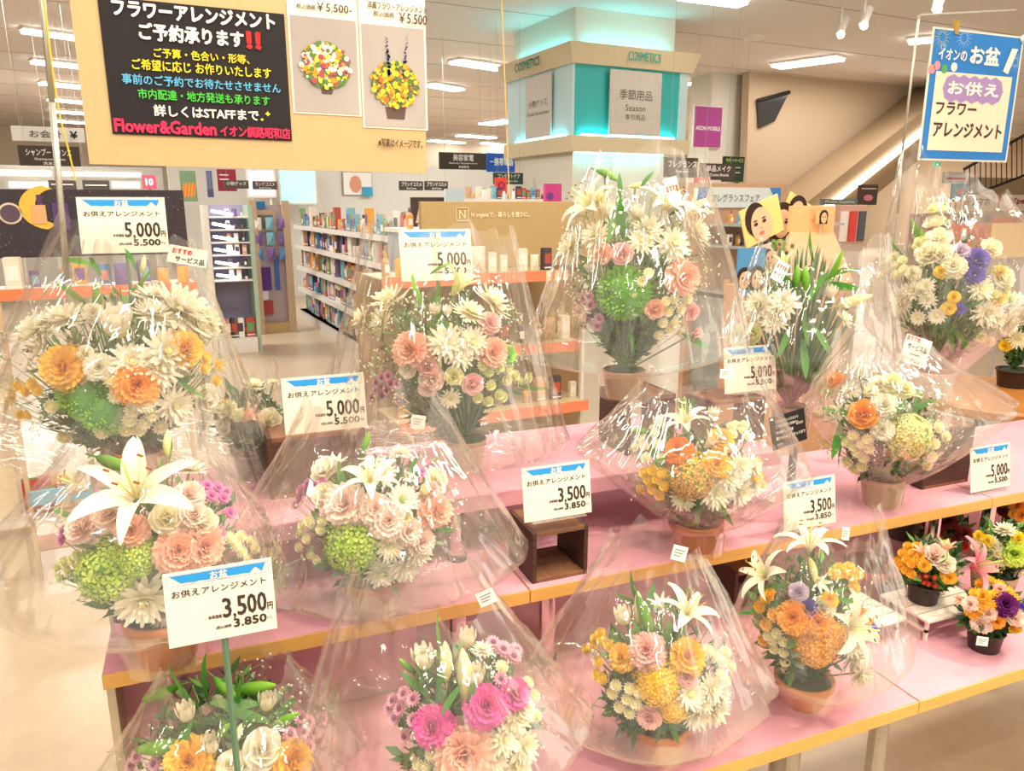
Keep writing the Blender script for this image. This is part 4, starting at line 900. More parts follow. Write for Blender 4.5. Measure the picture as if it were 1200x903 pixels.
# white slatted bench on the lower table
b0_, b1_ = at_z(1006, 718, Z1+.05), at_z(1125, 690, Z1+.05)
fx = at_z(1052, 752, Z1); fx2 = at_z(1083, 752, Z1)
m_wb = mat('white_bench_paint', '#efe6d6', .6, noise=.04)
def bench(x0, x1, y0, y1, z0, z1, label):
    t = thing('white_bench', label, 'bench', ((x0+x1)/2, (y0+y1)/2, z0))
    for k in range(4):
        a_ = y0+k*(y1-y0)/4; part('slat', MB().box(x0, x1, a_+.002, a_+(y1-y0)/4-.002, z1-.006, z1), m_wb, t, bevel=.0006)
    for lx in (x0+.008, x1-.014):
        for ly_ in (y0+.01, y1-.016): part('leg', MB().box(lx, lx+.006, ly_, ly_+.006, z0, z1-.006), m_wb, t)
        part('crossbar', MB().box(lx, lx+.006, y0+.01, y1-.01, z0+.02, z0+.026), m_wb, t)
s1 = at_z(1015, 755, Z1); L1 = at_z(1054, 748, Z1); L2 = at_z(1082, 752, Z1)
bench(L1.x-.14, L1.x+.004, L1.y-.008, L1.y+.11, Z1, Z1+.048, 'white slatted toy bench beside the front right bouquet')
bench(L2.x-.006, L2.x+.17, L2.y-.012, L2.y+.11, Z1, Z1+.052, 'white slatted toy bench under the pink lily pot')
# terracotta coloured trunk pot behind it
q = at_z(1044, 708, Z1)
t = thing('round_planter', 'round reddish brown planter behind the white bench', 'planter', (q.x, q.y+.06, Z1))
part('body', MB().lathe([(.052,0),(.058,.05),(.060,.07),(.052,.07),(.05,.03)], (q.x, q.y+.06, Z1), 24), mat('red_clay', '#9a4a2a', .6, noise=.15), t, smooth=True)
part('dark_plant', MB().ball((q.x, q.y+.0, Z1+.035), .03, 8, 5), mat('dark_leaf', '#3b2c22', .8), t)
# galvanised bucket far back
q = at_z(1058, 628, Z1)
t = thing('metal_bucket', 'dark metal bucket in the shade under the middle table', 'bucket', (q.x, q.y, Z1))
part('body', MB().lathe([(.04,0),(.045,.08),(.042,.08)], (q.x, q.y, Z1), 20), mat('dark_zinc', '#6b6664', .4, metal=.7), t)
for k in range(1): part('rim', MB().lathe([(.045,.076),(.048,.078),(.048,.084),(.045,.086)], (q.x, q.y, Z1), 20), MATS['dark_zinc'], t)

# round wooden side table at the right edge
yt = at_z(1140, 478, .80); 
cx_, cy_ = yt.x+.31, yt.y+.11
t = thing('wooden_table', 'thick orange-brown wooden table at the right edge', 'table', (cx_, cy_, 0))
m_oak = mat('orange_wood', '#c07f3a', .4, noise=.12, nscale=6, stretch=(1, 6, 6))
part('tabletop', MB().lathe([(.30,-.045),(.325,-.03),(.325,-.008),(.315,0)], (cx_, cy_, .80), 40), m_oak, t, smooth=False)
part('leg', MB().box(cx_-.06, cx_+.06, cy_-.06, cy_+.06, 0, .755), mat('dark_brown_base', '#4a2f1e', .6), t)
# ================================================================ flowers
frnd = random.Random(11)
def petal(mb, ang, L, W, e0, e1, r0=0., z0=0., n=3, cross=2, cup=0., m=0, wave=0., tbase=0., point=1., rn=None):
    ca, sa = math.cos(ang), math.sin(ang); r, z = r0, z0; vs = []; ts = []
    for k in range(n+1):
        u = k/n
        wv = W*(math.sin(math.pi*(.12+.86*u**point)))**.7*.5 if k < n or point != 1 else W*.12
        if k == n and point == 1: wv = W*.18
        e = R(e0+(e1-e0)*u)
        for c in range(cross):
            s = (c/(cross-1)*2-1); x_, y_ = r, s*wv; zz = z+cup*W*abs(s)**2+(wave*W*(rn.uniform(-1, 1)) if (wave and k) else 0)
            rr = x_+(wave*W*.5*rn.uniform(-1, 1) if wave and k == n else 0)
            vs.append((rr*ca-y_*sa, rr*sa+y_*ca, zz)); ts.append(tbase+(1-tbase)*u)
        r += math.cos(e)*L/n; z += math.sin(e)*L/n
    fs = [(k*cross+c, k*cross+c+1, (k+1)*cross+c+1, (k+1)*cross+c) for k in range(n) for c in range(cross-1)]
    mb.add(vs, fs, m, ts)
def g_mum(r):                                    # unit diameter, faces +z
    mb = MB()
    for cnt, L, W, e0, e1, z in ((17,.5,.12,-12,22,.0),(15,.43,.12,12,40,.03),(12,.33,.11,35,62,.05),(9,.22,.09,55,85,.07)):
        for k in range(cnt): petal(mb, 6.283*k/cnt+r.uniform(-.12,.12), L*r.uniform(.88,1.05), W, e0+r.uniform(-8,8), e1+r.uniform(-8,8), .03, z, 3, 2, 0)
    mb.ball((0,0,.1), .08, 8, 5, 1); return mb
def g_daisy(r):
    mb = MB()
    for row in range(2):
        for k in range(13): petal(mb, 6.283*(k+.5*row)/13, .46-.08*row, .14, 5+15*row, 25, .05, .02*row, 3, 2)
    mb.ball((0,0,.05), .12, 10, 5, 1, .6); return mb
def g_button(r):
    mb = MB(); mb.ball((0,0,.08), .26, 8, 5, 1, .8)
    for cnt, L, e, z in ((12,.34,-5,.02),(11,.3,25,.08),(9,.24,50,.14)):
        for k in range(cnt): petal(mb, 6.283*k/cnt+z*9, L, .19, e, e+35, .14, z, 2, 2)
    return mb
def g_buttoneye(r):
    mb = MB(); mb.ball((0,0,.10), .15, 8, 5, 1, .7)
    for cnt, L, e, z in ((12,.36,-10,.0),(12,.32,18,.04)):
        for k in range(cnt): petal(mb, 6.283*k/cnt+z*9, L, .2, e, e+20, .12, z, 2, 2)
    return mb
def fan(mb, ang, L, W, e0, e1, r0, z0, rn, ruf=.0, rnd_=.3, cross=6, n=3, tb=0.):
    ca, sa = math.cos(ang), math.sin(ang); r, z = r0, z0; vs = []; ts = []
    for k in range(n+1):
        u = k/n; wv = W*.5*(.3+.7*u**.75); e = R(e0+(e1-e0)*u)
        for c in range(cross):
            s = c/(cross-1)*2-1; back = rnd_*W*s*s*u; zg = ruf*W*(1 if c % 2 else -1)*(u if k == n else .35*u)
            x_ = r-back*math.cos(e)+zg*.5; y_ = s*wv; zz = z-back*math.sin(e)+zg*.8+ruf*W*.8*rn.uniform(-1, 1)*u
            vs.append((x_*ca-y_*sa, x_*sa+y_*ca, zz)); ts.append(tb+(1-tb)*u)
        r += math.cos(e)*L/n; z += math.sin(e)*L/n
    mb.add(vs, [(k*cross+c, k*cross+c+1, (k+1)*cross+c+1, (k+1)*cross+c) for k in range(n) for c in range(cross-1)], 0, ts)
def g_carnation(r):
    mb = MB()
    for cnt, L, W, e0, e1, z in ((10,.46,.34,-15,10,.0),(10,.44,.32,5,28,.05),(9,.38,.30,25,48,.09),(8,.31,.27,42,62,.12),(7,.24,.24,58,76,.15),(5,.17,.2,72,88,.18)):
        for k in range(cnt): fan(mb, 6.283*k/cnt+r.uniform(-.25,.25), L*r.uniform(.92,1.06), W, e0+r.uniform(-9,9), e1+r.uniform(-9,9), .03, z, r, .10, .22)
    mb.lathe([(.05,-.25),(.09,-.05),(.13,.02)], n=8, m=1); return mb
def g_rose(r):
    mb = MB()
    for cnt, L, W, e0, e1, z, r0 in ((6,.44,.46,0,48,-.02,.05),(5,.40,.42,25,66,.0,.05),(5,.36,.36,48,86,.02,.05),(4,.32,.28,70,98,.04,.04),(3,.29,.18,84,104,.06,.02)):
        for k in range(cnt): fan(mb, 6.283*k/cnt+z*20+r.uniform(-.1,.1), L, W, e0, e1, r0, z, r, .02, .34)
    mb.lathe([(.03,-.2),(.08,-.03),(.1,.03)], n=8, m=1); return mb
def g_hydrangea(r):
    mb = MB(); mb.ball((0,0,.05), .40, 10, 7, 1, .85); N = 110
    for i in range(N):
        z = 1-1.55*i/N; a = i*2.39996; q = math.sqrt(max(0, 1-z*z)); nrm = Vector((q*math.cos(a), q*math.sin(a), z)); c = nrm*.43*r.uniform(.93,1.07)
        c.z = c.z*.85+.05; rot = (nrm+Vector((r.uniform(-.3,.3), r.uniform(-.3,.3), r.uniform(-.2,.2)))).to_track_quat('Z', 'Y'); s = .085; tt = r.uniform(.2, 1.)
        for k in range(4):
            t0 = k*math.pi/2+r.uniform(0,.3)
            p = [Vector((0,0,0)), Vector((math.cos(t0-.5)*s*.8, math.sin(t0-.5)*s*.8, .02)), Vector((math.cos(t0)*s*1.1, math.sin(t0)*s*1.1, .012)), Vector((math.cos(t0+.5)*s*.8, math.sin(t0+.5)*s*.8, .02))]
            mb.add([tuple(c+rot @ v) for v in p], [(0,1,2,3)], 0, [tt*.4, tt, tt, tt])
    return mb
def g_spiky(r):                                  # green fluffy ball
    mb = MB(); mb.ball((0,0,.05), .38, 10, 7, 1, .85); N = 260
    for i in range(N):
        z = 1-1.6*i/N; a = i*2.39996; q = math.sqrt(max(0, 1-z*z)); nrm = Vector((q*math.cos(a), q*math.sin(a), z*.85)); rot = (nrm+Vector((r.uniform(-.5,.5), r.uniform(-.5,.5), r.uniform(-.4,.4)))).to_track_quat('Z', 'Y')
        c = nrm*.36; w_ = .022; p = [Vector((-w_,0,0)), Vector((w_,0,0)), Vector((w_*1.1,.01,.07)), Vector((0,.0,.13)), Vector((-w_*1.1,-.01,.07))]
        mb.add([tuple(c+rot @ v) for v in p], [(0,1,2,3,4)], 0, [.1,.1,.6,1,.6])
    return mb
def g_lily(r):
    mb = MB()
    for k in range(6):
        petal(mb, 6.283*k/6+r.uniform(-.08,.08), .66, .22 if k % 2 else .15, 62, -42+r.uniform(-15,15), .03, -.22, 7, 3, .22, point=.8)
    for k in range(6):
        a = 6.283*(k+.5)/6; tip = (.17*math.cos(a), .17*math.sin(a), .28); mb.tube((.02*math.cos(a), .02*math.sin(a), -.15), tip, .007, 5, 1, r1=.005)
        mb.tube((tip[0]-.025, tip[1], tip[2]), (tip[0]+.025, tip[1]+.01, tip[2]+.01), .012, 5, 2)
    mb.tube((0,0,-.15), (0.03,0,.34), .011, 6, 1, r1=.016); return mb
def g_lilyhalf(r):
    mb = MB()
    for k in range(6): petal(mb, 6.283*k/6, .6, .17, 82, 30+r.uniform(-15,15), .03, -.25, 6, 3, .25, point=.8)
    return mb
def g_bud(r):                                    # spindle, length 1 along +z
    mb = MB(); n = 9; prof = [(.02,0),(.07,.06),(.125,.22),(.15,.42),(.135,.65),(.085,.85),(.03,.97),(.006,1.)]
    vs = []; ts = []
    for k, (rr, z) in enumerate(prof):
        for i in range(n):
            a = 6.283*i/n; q = rr*(1.08 if i % 3 == 0 else .96); vs.append((q*math.cos(a)+.04*math.sin(z*3), q*math.sin(a), z)); ts.append(z)
    mb.add(vs, [(k*n+i, k*n+(i+1) % n, (k+1)*n+(i+1) % n, (k+1)*n+i) for k in range(len(prof)-1) for i in range(n)], 0, ts); mb.tube((0,0,-.25), (0,0,.02), .02, 5, 1); return mb
def g_cupbud(r):                                 # half open chrysanthemum bud
    mb = MB(); mb.lathe([(.04,-.1),(.2,.0),(.26,.12)], n=8, m=1)
    for row in range(3):
        for k in range(9): petal(mb, 6.283*(k+.5*row)/9, .55-.06*row, .2, 68+6*row, 98, .2-.06*row, .05, 3, 2)
    return mb
def g_leaf(r):
    mb = MB(); n = 7; vs = []; ts = []
    for k in range(n+1):
        u = k/n; wv = .105*math.sin(math.pi*min(1, .06+.94*u))**.8 if k < n else .004; x = .16*math.sin(u*1.9)-.0; z = u
        vs += [(x+.05*abs(wv)*3, -wv, z), (x, 0, z), (x+.05*abs(wv)*3, wv, z)]; ts += [u, u*.6, u]
    mb.add(vs, [(k*3+c, k*3+c+1, (k+1)*3+c+1, (k+1)*3+c) for k in range(n) for c in range(2)], 0, ts); return mb
def g_berry(r):
    mb = MB(); mb.ball((0,0,0), .5, 8, 6, 0, 1.15); mb.lathe([(.12,.5),(.2,.6),(.02,.66)], n=5, m=1); return mb
GEN = dict(mum=(g_mum,'chrysanthemum'), daisy=(g_daisy,'daisy_chrysanthemum'), btn=(g_button,'button_chrysanthemum'), eye=(g_buttoneye,'spray_chrysanthemum'), carn=(g_carnation,'carnation'),
    rose=(g_rose,'rose'), hyd=(g_hydrangea,'hydrangea'), spiky=(g_spiky,'green_trick_flower'), lily=(g_lily,'lily'), hlily=(g_lilyhalf,'lily'), bud=(g_bud,'lily_bud'), cbud=(g_cupbud,'flower_bud'), leaf=(g_leaf,'leaf'), berry=(g_berry,'berry'))
# colour -> (base, tip, centre)
CO = {'w':('#ece4c2','#f7f1df','#e8e090'), 'cr':('#f4eab8','#fdf8e0','#ece29a'), 'p':('#f4ae92','#fccdb4','#8aa860'), 'bl':('#f8ccb8','#feeade','#8aa860'), 'o':('#f8952a','#feba50','#8aa040'),
 'ro':('#d8cc3c','#f88a3a','#8aa040'), 'y':('#f8cc20','#fee24a','#f0b820'), 'yo':('#fab42c','#fed056','#e89a20'), 'm':('#c8268c','#f264b8','#7a9a50'), 'pk':('#d07a9c','#f2b8cc','#7a3a5c'), 'pks':('#c04a9a','#e890cc','#a03878'),
 'rp':('#f0a8a8','#fad0c8','#8aa860'), 'g':('#b2de38','#e8f67c','#86b430'), 'gd':('#6cc01c','#a8e844','#4c9418'), 'bg':('#8fae2a','#d3dc4c','#6c8a2c'), 'v':('#4a3a9c','#7a68cc','#3c3070'), 'lv':('#b8a4c4','#dccce0','#7a6a8a'),
 'dp':('#4a1848','#7c2c78','#3a1438'), 'yg':('#e2e48c','#f8f4c4','#b4c060'), 'pl':('#e8627c','#fab0b4','#a8c060'), 'r':('#b8241c','#e0402c','#5a7a30'), 'dr':('#5c2420','#9a4438','#40301c'), 'lf':('#3f7a30','#5ca440','#3f7a30'), 'lfy':('#4a8a24','#86bc3c','#4a8a24')}
CN = {'w':'white','cr':'cream','p':'peach','bl':'blush pink','o':'orange','ro':'orange and yellow','y':'yellow','yo':'golden yellow','m':'magenta','pk':'dusty pink','pks':'pink','rp':'rose pink','g':'lime green','gd':'bright green','bg':'yellow green','v':'violet','lv':'lavender','dp':'dark purple','yg':'pale yellow green','pl':'coral pink','r':'red','dr':'dark red','lf':'dark green','lfy':'light green'}
def fm(c):
    b, t_, ce = CO[c]; return [mat('petal_'+CN[c].replace(' ', '_'), b, .55, noise=.05, nscale=30, tip=t_, trans=.25, spec=.25), mat('centre_'+CN[c].replace(' ', '_'), ce, .7, noise=.1, nscale=60), MATS.get('anther') or mat('anther', '#9a5a20', .8)]
BM = {}
def bloom_mesh(k, c, var):
    key = (k, c, var)
    if key not in BM:
        r = random.Random(hash((k, var)) % 997 if False else (sum(map(ord, k))*7+var)); mb = GEN[k][0](r); BM[key] = mb.mesh(GEN[k][1], fm(c), smooth=k in ('bud','leaf','berry','lily','hlily'))
    return BM[key]
def bloom(parent, k, c, pos, nrm, size, roll=None, label=True):
    var = frnd.randrange(3 if k in ('mum','carn','lily','hyd') else 1)
    o = bpy.data.objects.new(GEN[k][1], bloom_mesh(k, c, var)); C.objects.link(o); o.parent = parent
    o.location = Vector(pos)-parent.location
    q = Vector(nrm).to_track_quat('Z', 'Y'); q = q @ Matrix.Rotation(frnd.uniform(0, 6.28) if roll is None else roll, 4, 'Z').to_quaternion()
    o.rotation_mode = 'QUATERNION'; o.rotation_quaternion = q; o.scale = (size,)*3
    if label and k not in ('btn','eye','leaf','berry','cbud'): o['label'] = CN[c]+' '+GEN[k][1].replace('_', ' ')
    return o
# small cut stems, greenery and gypsophila of one bouquet
m_fol = [mat('foliage_dark', '#40683a', .6, noise=.15, trans=.2), mat('foliage_mid', '#6c9c48', .6, noise=.15, trans=.2), mat('stem_green', '#7c9c50', .6, noise=.1), mat('foliage_grey', '#8ca080', .6, noise=.1, trans=.2)]
m_gyp = mat('gypsophila', '#f6efdc', .6, trans=.3)
def greenery(t, base, Cn, a, b, c, seed, n=170, long=False, dark=False):
    r = random.Random(seed); mb = MB(); b0 = Vector(base)
    n = int(n*1.35)
    for i in range(n):
        z = r.uniform(-.97, .95); an = r.uniform(0, 6.283); q = math.sqrt(1-z*z)*r.uniform(.55, .97)
        tip = Vector((Cn.x+a*q*math.cos(an), Cn.y+b*q*math.sin(an), Cn.z+c*z*.92)); d = tip-b0
        if i % 3 == 0 and not long: mb.tube(b0+d*.1, tip, .0011, 3, 2)
        dn = d.normalized(); side = dn.cross(Vector((r.uniform(-1,1), r.uniform(-1,1), r.uniform(-1,1)))).normalized()
        m_ = 3 if r.random() < .15 else (0 if r.random() < (.75 if dark else .55) else 1)
        if long:
            L = r.uniform(.05,.11); w_ = .0036; p0 = tip-dn*L
            mb.add([tuple(p0-side*w_), tuple(p0+side*w_), tuple(tip+side*w_*.8), tuple(tip+dn*.02)], [(0,1,2,3)], m_, [0,0,.6,1])
        else:
            for j in range(6):                  # a fern-like sprig
                s = r.uniform(0, 1.); p0 = b0+d*(.12+.84*s**.8); dd = (dn*.6+side*(1 if j % 2 else -1)*r.uniform(.5,1.)+Vector((0,0,r.uniform(-.3,.4)))).normalized(); L = r.uniform(.016,.034); ww = L*r.uniform(.14,.26); sd = dd.cross(dn).normalized()
                pm = p0+dd*L*.5; mb.add([tuple(p0), tuple(pm+sd*ww), tuple(p0+dd*L), tuple(pm-sd*ww)], [(0,1,2,3)], m_, [0,.5,1,.5])
    part('greenery', mb, m_fol, t, kind='stuff')
def gyps(t, base, Cn, a, b, c, seed, n, cone=None, y=0):
    r = random.Random(seed+99); mb = MB(); b0 = Vector(base)
    for i in range(n//7):
        z = r.uniform(-.55, .8); an = r.uniform(0, 6.283); q = math.sqrt(1-z*z); 
        hub = Vector((Cn.x+a*q*math.cos(an), Cn.y+b*q*math.sin(an), Cn.z+c*z)); mb.tube(b0.lerp(hub, .5), hub, .0006, 3, 1)
        for j in range(7):
            p = hub+Vector((r.gauss(0,.011), r.gauss(0,.011), r.gauss(0,.011))); mb.tube(hub, p, .0003, 3, 1); rr = r.uniform(.0014,.0026); mb.ball(tuple(p), rr, 5, 3, 0)
    part('gypsophila', mb, [m_gyp, m_fol[2]], t, kind='stuff')
# pots
m_terra = mat('terracotta', '#d9864e', .7, noise=.12, nscale=18)
m_kraft = mat('kraft_paper', '#b59a78', .8, noise=.08, nscale=30)
m_wpot = mat('white_paper_pot', '#d9cbb4', .7, noise=.04)
m_dpot = mat('dark_plastic_pot', '#3c2c28', .45, noise=.08)
m_soil = mat('floral_foam', '#3d4a2c', .9)
def pot(t, kind, x, y, z, r, h):
    if kind == 'terracotta': prof = [(r*.68,0),(r*.72,.003),(r*.90,h*.70),(r*.92,h*.74),(r*1.0,h*.76),(r*1.02,h),(r*.93,h),(r*.88,h*.8)]
    elif kind == 'dark': prof = [(r*.78,0),(r*.8,.002),(r*.95,h*.9),(r*1.02,h*.92),(r*1.02,h),(r*.94,h),(r*.92,h*.8)]
    else: prof = [(r*.74,0),(r*.76,.002),(r*.9,h*.55),(r*1.0,h),(r*.96,h*1.0),(r*.9,h*.8)]
    m = {'terracotta': m_terra, 'kraft': m_kraft, 'white': m_wpot, 'dark': m_dpot}[kind]
    p = part({'terracotta':'terracotta_pot','kraft':'paper_pot','white':'paper_pot','dark':'plastic_pot'}[kind], MB().lathe(prof, (x, y, z), 32), m, t, smooth=kind != 'kraft')
    part('floral_foam', MB().lathe([(r*.5,h*.5),(r*.9,h*.82),(r*.6,h*.98),(.005,h*1.1)], (x, y, z), 16), m_soil, p)
# crumpled cellophane around a bouquet: a bag pinched at the pot, two flared side corners, open gathered top
def wrap(t, base, d, r0, zr, tl, tr, tops, seed, depth=.75):
    r = random.Random(seed); e = Vector((RT.x, RT.y, 0)).normalized(); f = Vector((-e.y, e.x, 0)); b0 = Vector(base)
    L, Rr = at_d(*tl, d), at_d(*tr, d); TL_, TR_ = at_d(*tops[0], d), at_d(*tops[1], d)
    lx = (L-b0).dot(e); rx = (Rr-b0).dot(e); lz = L.z-b0.z; rz = Rr.z-b0.z; tx0 = (TL_-b0).dot(e); tx1 = (TR_-b0).dot(e); tz0 = TL_.z-b0.z; tz1 = TR_.z-b0.z
    def prof(u, pts):
        for (u0, x0, z0), (u1, x1, z1) in zip(pts, pts[1:]):
            if u <= u1: k = (u-u0)/(u1-u0); return x0+(x1-x0)*k, z0+(z1-z0)*k
        return pts[-1][1:]
    PL = [(0,-r0,.002),(.12,-r0*1.12,zr),(.55,lx,lz),(1,tx0,tz0)]; PR = [(0,r0,.002),(.12,r0*1.12,zr),(.55,rx,rz),(1,tx1,tz1)]
    nu, nv = 168, 48; vs = []; ph = [r.uniform(0, 6.28) for _ in range(8)]
    folds = [(r.uniform(0, 6.283), r.uniform(.02, .09), r.uniform(-1, 1)*.012, r.uniform(-.5, .5)) for _ in range(26)]+[(r.uniform(0, 6.283), r.uniform(.02, .045), r.uniform(-1, 1)*.007, r.uniform(-1.6, 1.6)) for _ in range(44)]
    for j in range(nv+1):
        v = j/nv; (xl, zl), (xr_, zr_) = prof(v, PL), prof(v, PR)
        hw = (xr_-xl)/2; mx_ = (xl+xr_)/2; rough = max(0, v-.1)
        dep = (r0*1.05 if v < .12 else r0*1.1+(min(-lx, rx, .22)*depth-r0*.6)*math.sin(math.pi*min(1, (v-.12)/.80))**.8*(1 if v < .5 else 1))
        dep = max(dep, .02)
        for i in range(nu):
            u = 6.283185*i/nu; cu, su = math.cos(u), math.sin(u)
            k = (cu+1)/2; zz = zl+(zr_-zl)*k; x = mx_+hw*(abs(cu)**.9)*(1 if cu >= 0 else -1); y = -dep*(abs(su)**1.25)*(1 if su >= 0 else -1)
            wv = 0
            for a0, wd_, am, sl in folds:
                dd = (u-a0-sl*(v-.12)+math.pi) % (2*math.pi)-math.pi; wv += am*max(0, 1-abs(dd)/(wd_*1.6))
            wv += .003*math.sin(9*v+3*u+ph[0])+.0025*abs(math.sin(13*v-5*u+ph[1]))+.002*abs(math.sin(19*v+8*u+ph[2]))
            wv *= min(1, rough*2.2); zt_ = 0
            if v > .8: zt_ = (v-.8)*5*(.016*math.sin(2*u+ph[3])+.012*math.sin(5*u+ph[4])+.007*math.sin(13*u+ph[5]))
            nx, ny = cu*.8, -su
            p = b0+e*(x+nx*wv)+f*(y+ny*wv)*-1*-1+Vector((0, 0, max(.001, zz+zt_+.3*wv)))
            vs.append(tuple(p))
    fs = [(j*nu+i, j*nu+(i+1) % nu, (j+1)*nu+(i+1) % nu, (j+1)*nu+i) for j in range(nv) for i in range(nu)]
    part('cellophane_wrap', MB().add(vs, fs), film, t, smooth=True)
def arrangement(name, label, bpx, z, kind, pr, ph, cpx, hw, hh, blooms, wr=None, gyp=0, fol=170, long=False, dark=False, sticker=None, group='wrapped flower arrangements on the stand', cat='flower arrangement', fore=.62, dd=0, seed=1, tag=None):
    b = at_z(*bpx, z); b += Vector((_fh[0], _fh[1], 0))*pr*.8          # base centre behind the visible bottom edge
    t = thing(name, label, cat, b, 0, group)
    d = (b-EYE).dot(FW)
    q0 = at_d(bpx[0], bpx[1], d)
    # depth (along view) of the vertical axis of the pot at the bouquet's height
    r_ = ray(*cpx); k = (b.x*_fh[0]+b.y*_fh[1])/(r_.x*_fh[0]+r_.y*_fh[1]); Cn = EYE+r_*k; dC = k
    a_ = hw*dC/F; c_ = hh*dC/F; b_ = a_*fore/.62*.72
    top = Vector((b.x, b.y, z+ph*.9))
    if kind: pot(t, kind, b.x, b.y, z, pr, ph)
    greenery(t, top, Cn, a_*.93, b_*.9, c_*.95, seed, fol, long, dark)
    if gyp: gyps(t, top, Cn, a_*.97, b_*.95, c_*.95, seed, gyp)
    e = RT; f = Vector((_fh[0], _fh[1], 0))
    stems = MB()
    for bl_ in blooms:
        k, c, px, py, s = bl_[:5]; opt = bl_[5] if len(bl_) > 5 else None
        # ray against the bouquet's dome
        rr = ray(px, py); o_ = EYE-Cn
        def loc(v): return Vector((v.dot(e)/a_, v.dot(f)/b_, v.z/c_))
        O, D_ = loc(o_), loc(rr); A = D_.dot(D_); B = 2*O.dot(D_); Q = O.dot(O)-.86
        ds = B*B-4*A*Q
        tt = (-B-math.sqrt(ds))/(2*A) if ds > 0 else -B/(2*A)
        p = EYE+rr*tt; n = (p-Cn); n = Vector((n.x/a_, n.y/a_, n.z/c_*.9)); n = (n.normalized()+(EYE-p).normalized()*.45+Vector((0, 0, .15))).normalized()
        size = s*tt/F
        if k in ('leaf', 'bud'):                    # long things: opt = screen direction (dx, dy) they point
            dx, dy = opt if opt else (0, -1); dr = RT*dx-UP*dy; dr = (dr.normalized()+(p-Cn).normalized()*.15).normalized()
            n = dr; bloom(t, k, c, p-dr*size*.5, n, size)
        elif k == 'cbud': n = Vector((n.x*.4, n.y*.4, 1)); bloom(t, k, c, p-Vector((0,0,size*.3)), n, size*1.35)
        else:
            if opt: dx, dy = opt; n = (n*.5+RT*dx-UP*dy).normalized()
            mul = {'hyd':1.12,'spiky':1.1,'mum':1.12,'carn':1.12,'rose':1.2,'lily':1.05,'hlily':1.1,'daisy':1.1,'btn':1.15,'eye':1.15}.get(k, 1)
            off = {'hyd':.3,'spiky':.3,'lily':-.3,'hlily':-.1}.get(k, .05)
            bloom(t, k, c, p-n*size*off, n, size*mul)
        if k not in ('btn', 'eye', 'leaf', 'berry'): stems.tube(top.lerp(p, .15), p-n*size*.15, .0016, 4)
        elif k != 'leaf': stems.tube(top.lerp(p, .6), p-n*size*.05, .0007, 3)
    if stems.v: part('stems', stems, m_fol[2], t, kind='stuff')
    if wr: wrap(t, b, dC*.5+d*.5, pr*1.12, ph, wr[0], wr[1], wr[2], seed*7+3, depth=wr[3] if len(wr) > 3 else .8)
    if sticker:
        for sx_, sy_, w_, h_, an in sticker:
            p = at_d(sx_, sy_, dC-b_*1.05-.02); mb = MB().box(-w_*dC/F/2, w_*dC/F/2, -.0006, .0002, -h_*dC/F/2, h_*dC/F/2)
            s = part('price_sticker', mb, m_wpr, t); s.location = p-t.location+ORG[t.name]*0; 
            for vtx in s.data.vertices: vtx.co += ORG[t.name]
            s.rotation_euler = (R(-12), R(an), -YAW)
            m2 = MB()
            for q in range(3): m2.box(-w_*dC/F*.35, w_*dC/F*(.35-.12*q), -.0012, -.0007, h_*dC/F*(.22-.2*q)-.0004, h_*dC/F*(.22-.2*q)+.0003)
            l = part('print', m2, m_ink, s)
            for vtx in l.data.vertices: vtx.co += ORG[t.name]
    if tag:
        for sx_, sy_, w_, h_, an, lines in tag:
            p = at_d(sx_, sy_, dC-b_-.03); sc_ = dC/F; mb = MB().box(-w_*sc_/2, w_*sc_/2, -.0006, .0002, -h_*sc_/2, h_*sc_/2)
            s = part('hanging_tag', mb, m_wpr, t)
            for vtx in s.data.vertices: vtx.co += ORG[t.name]
            s.location = p-t.location; s.rotation_euler = (R(-12), R(an), -YAW)
            for body, u0, u1, v0, v1, col in lines:
                l = part('lettering', MB().text(body, (u0-.5)*w_*sc_, (u1-.5)*w_*sc_, (v0-.5)*h_*sc_, (v1-.5)*h_*sc_, -.0008, bold=.04), flat(col), s)
                for vtx in l.data.vertices: vtx.co += ORG[t.name]
    return t
def bt(k, c, pts, s): return [(k, c, x, y, s) for x, y in pts]
def W(*a): return list(a)
TAG = [('おすすめ', .1, .6, .55, .85, '#d83828'), ('サービス品', .2, .95, .1, .42, '#3a5a30')]

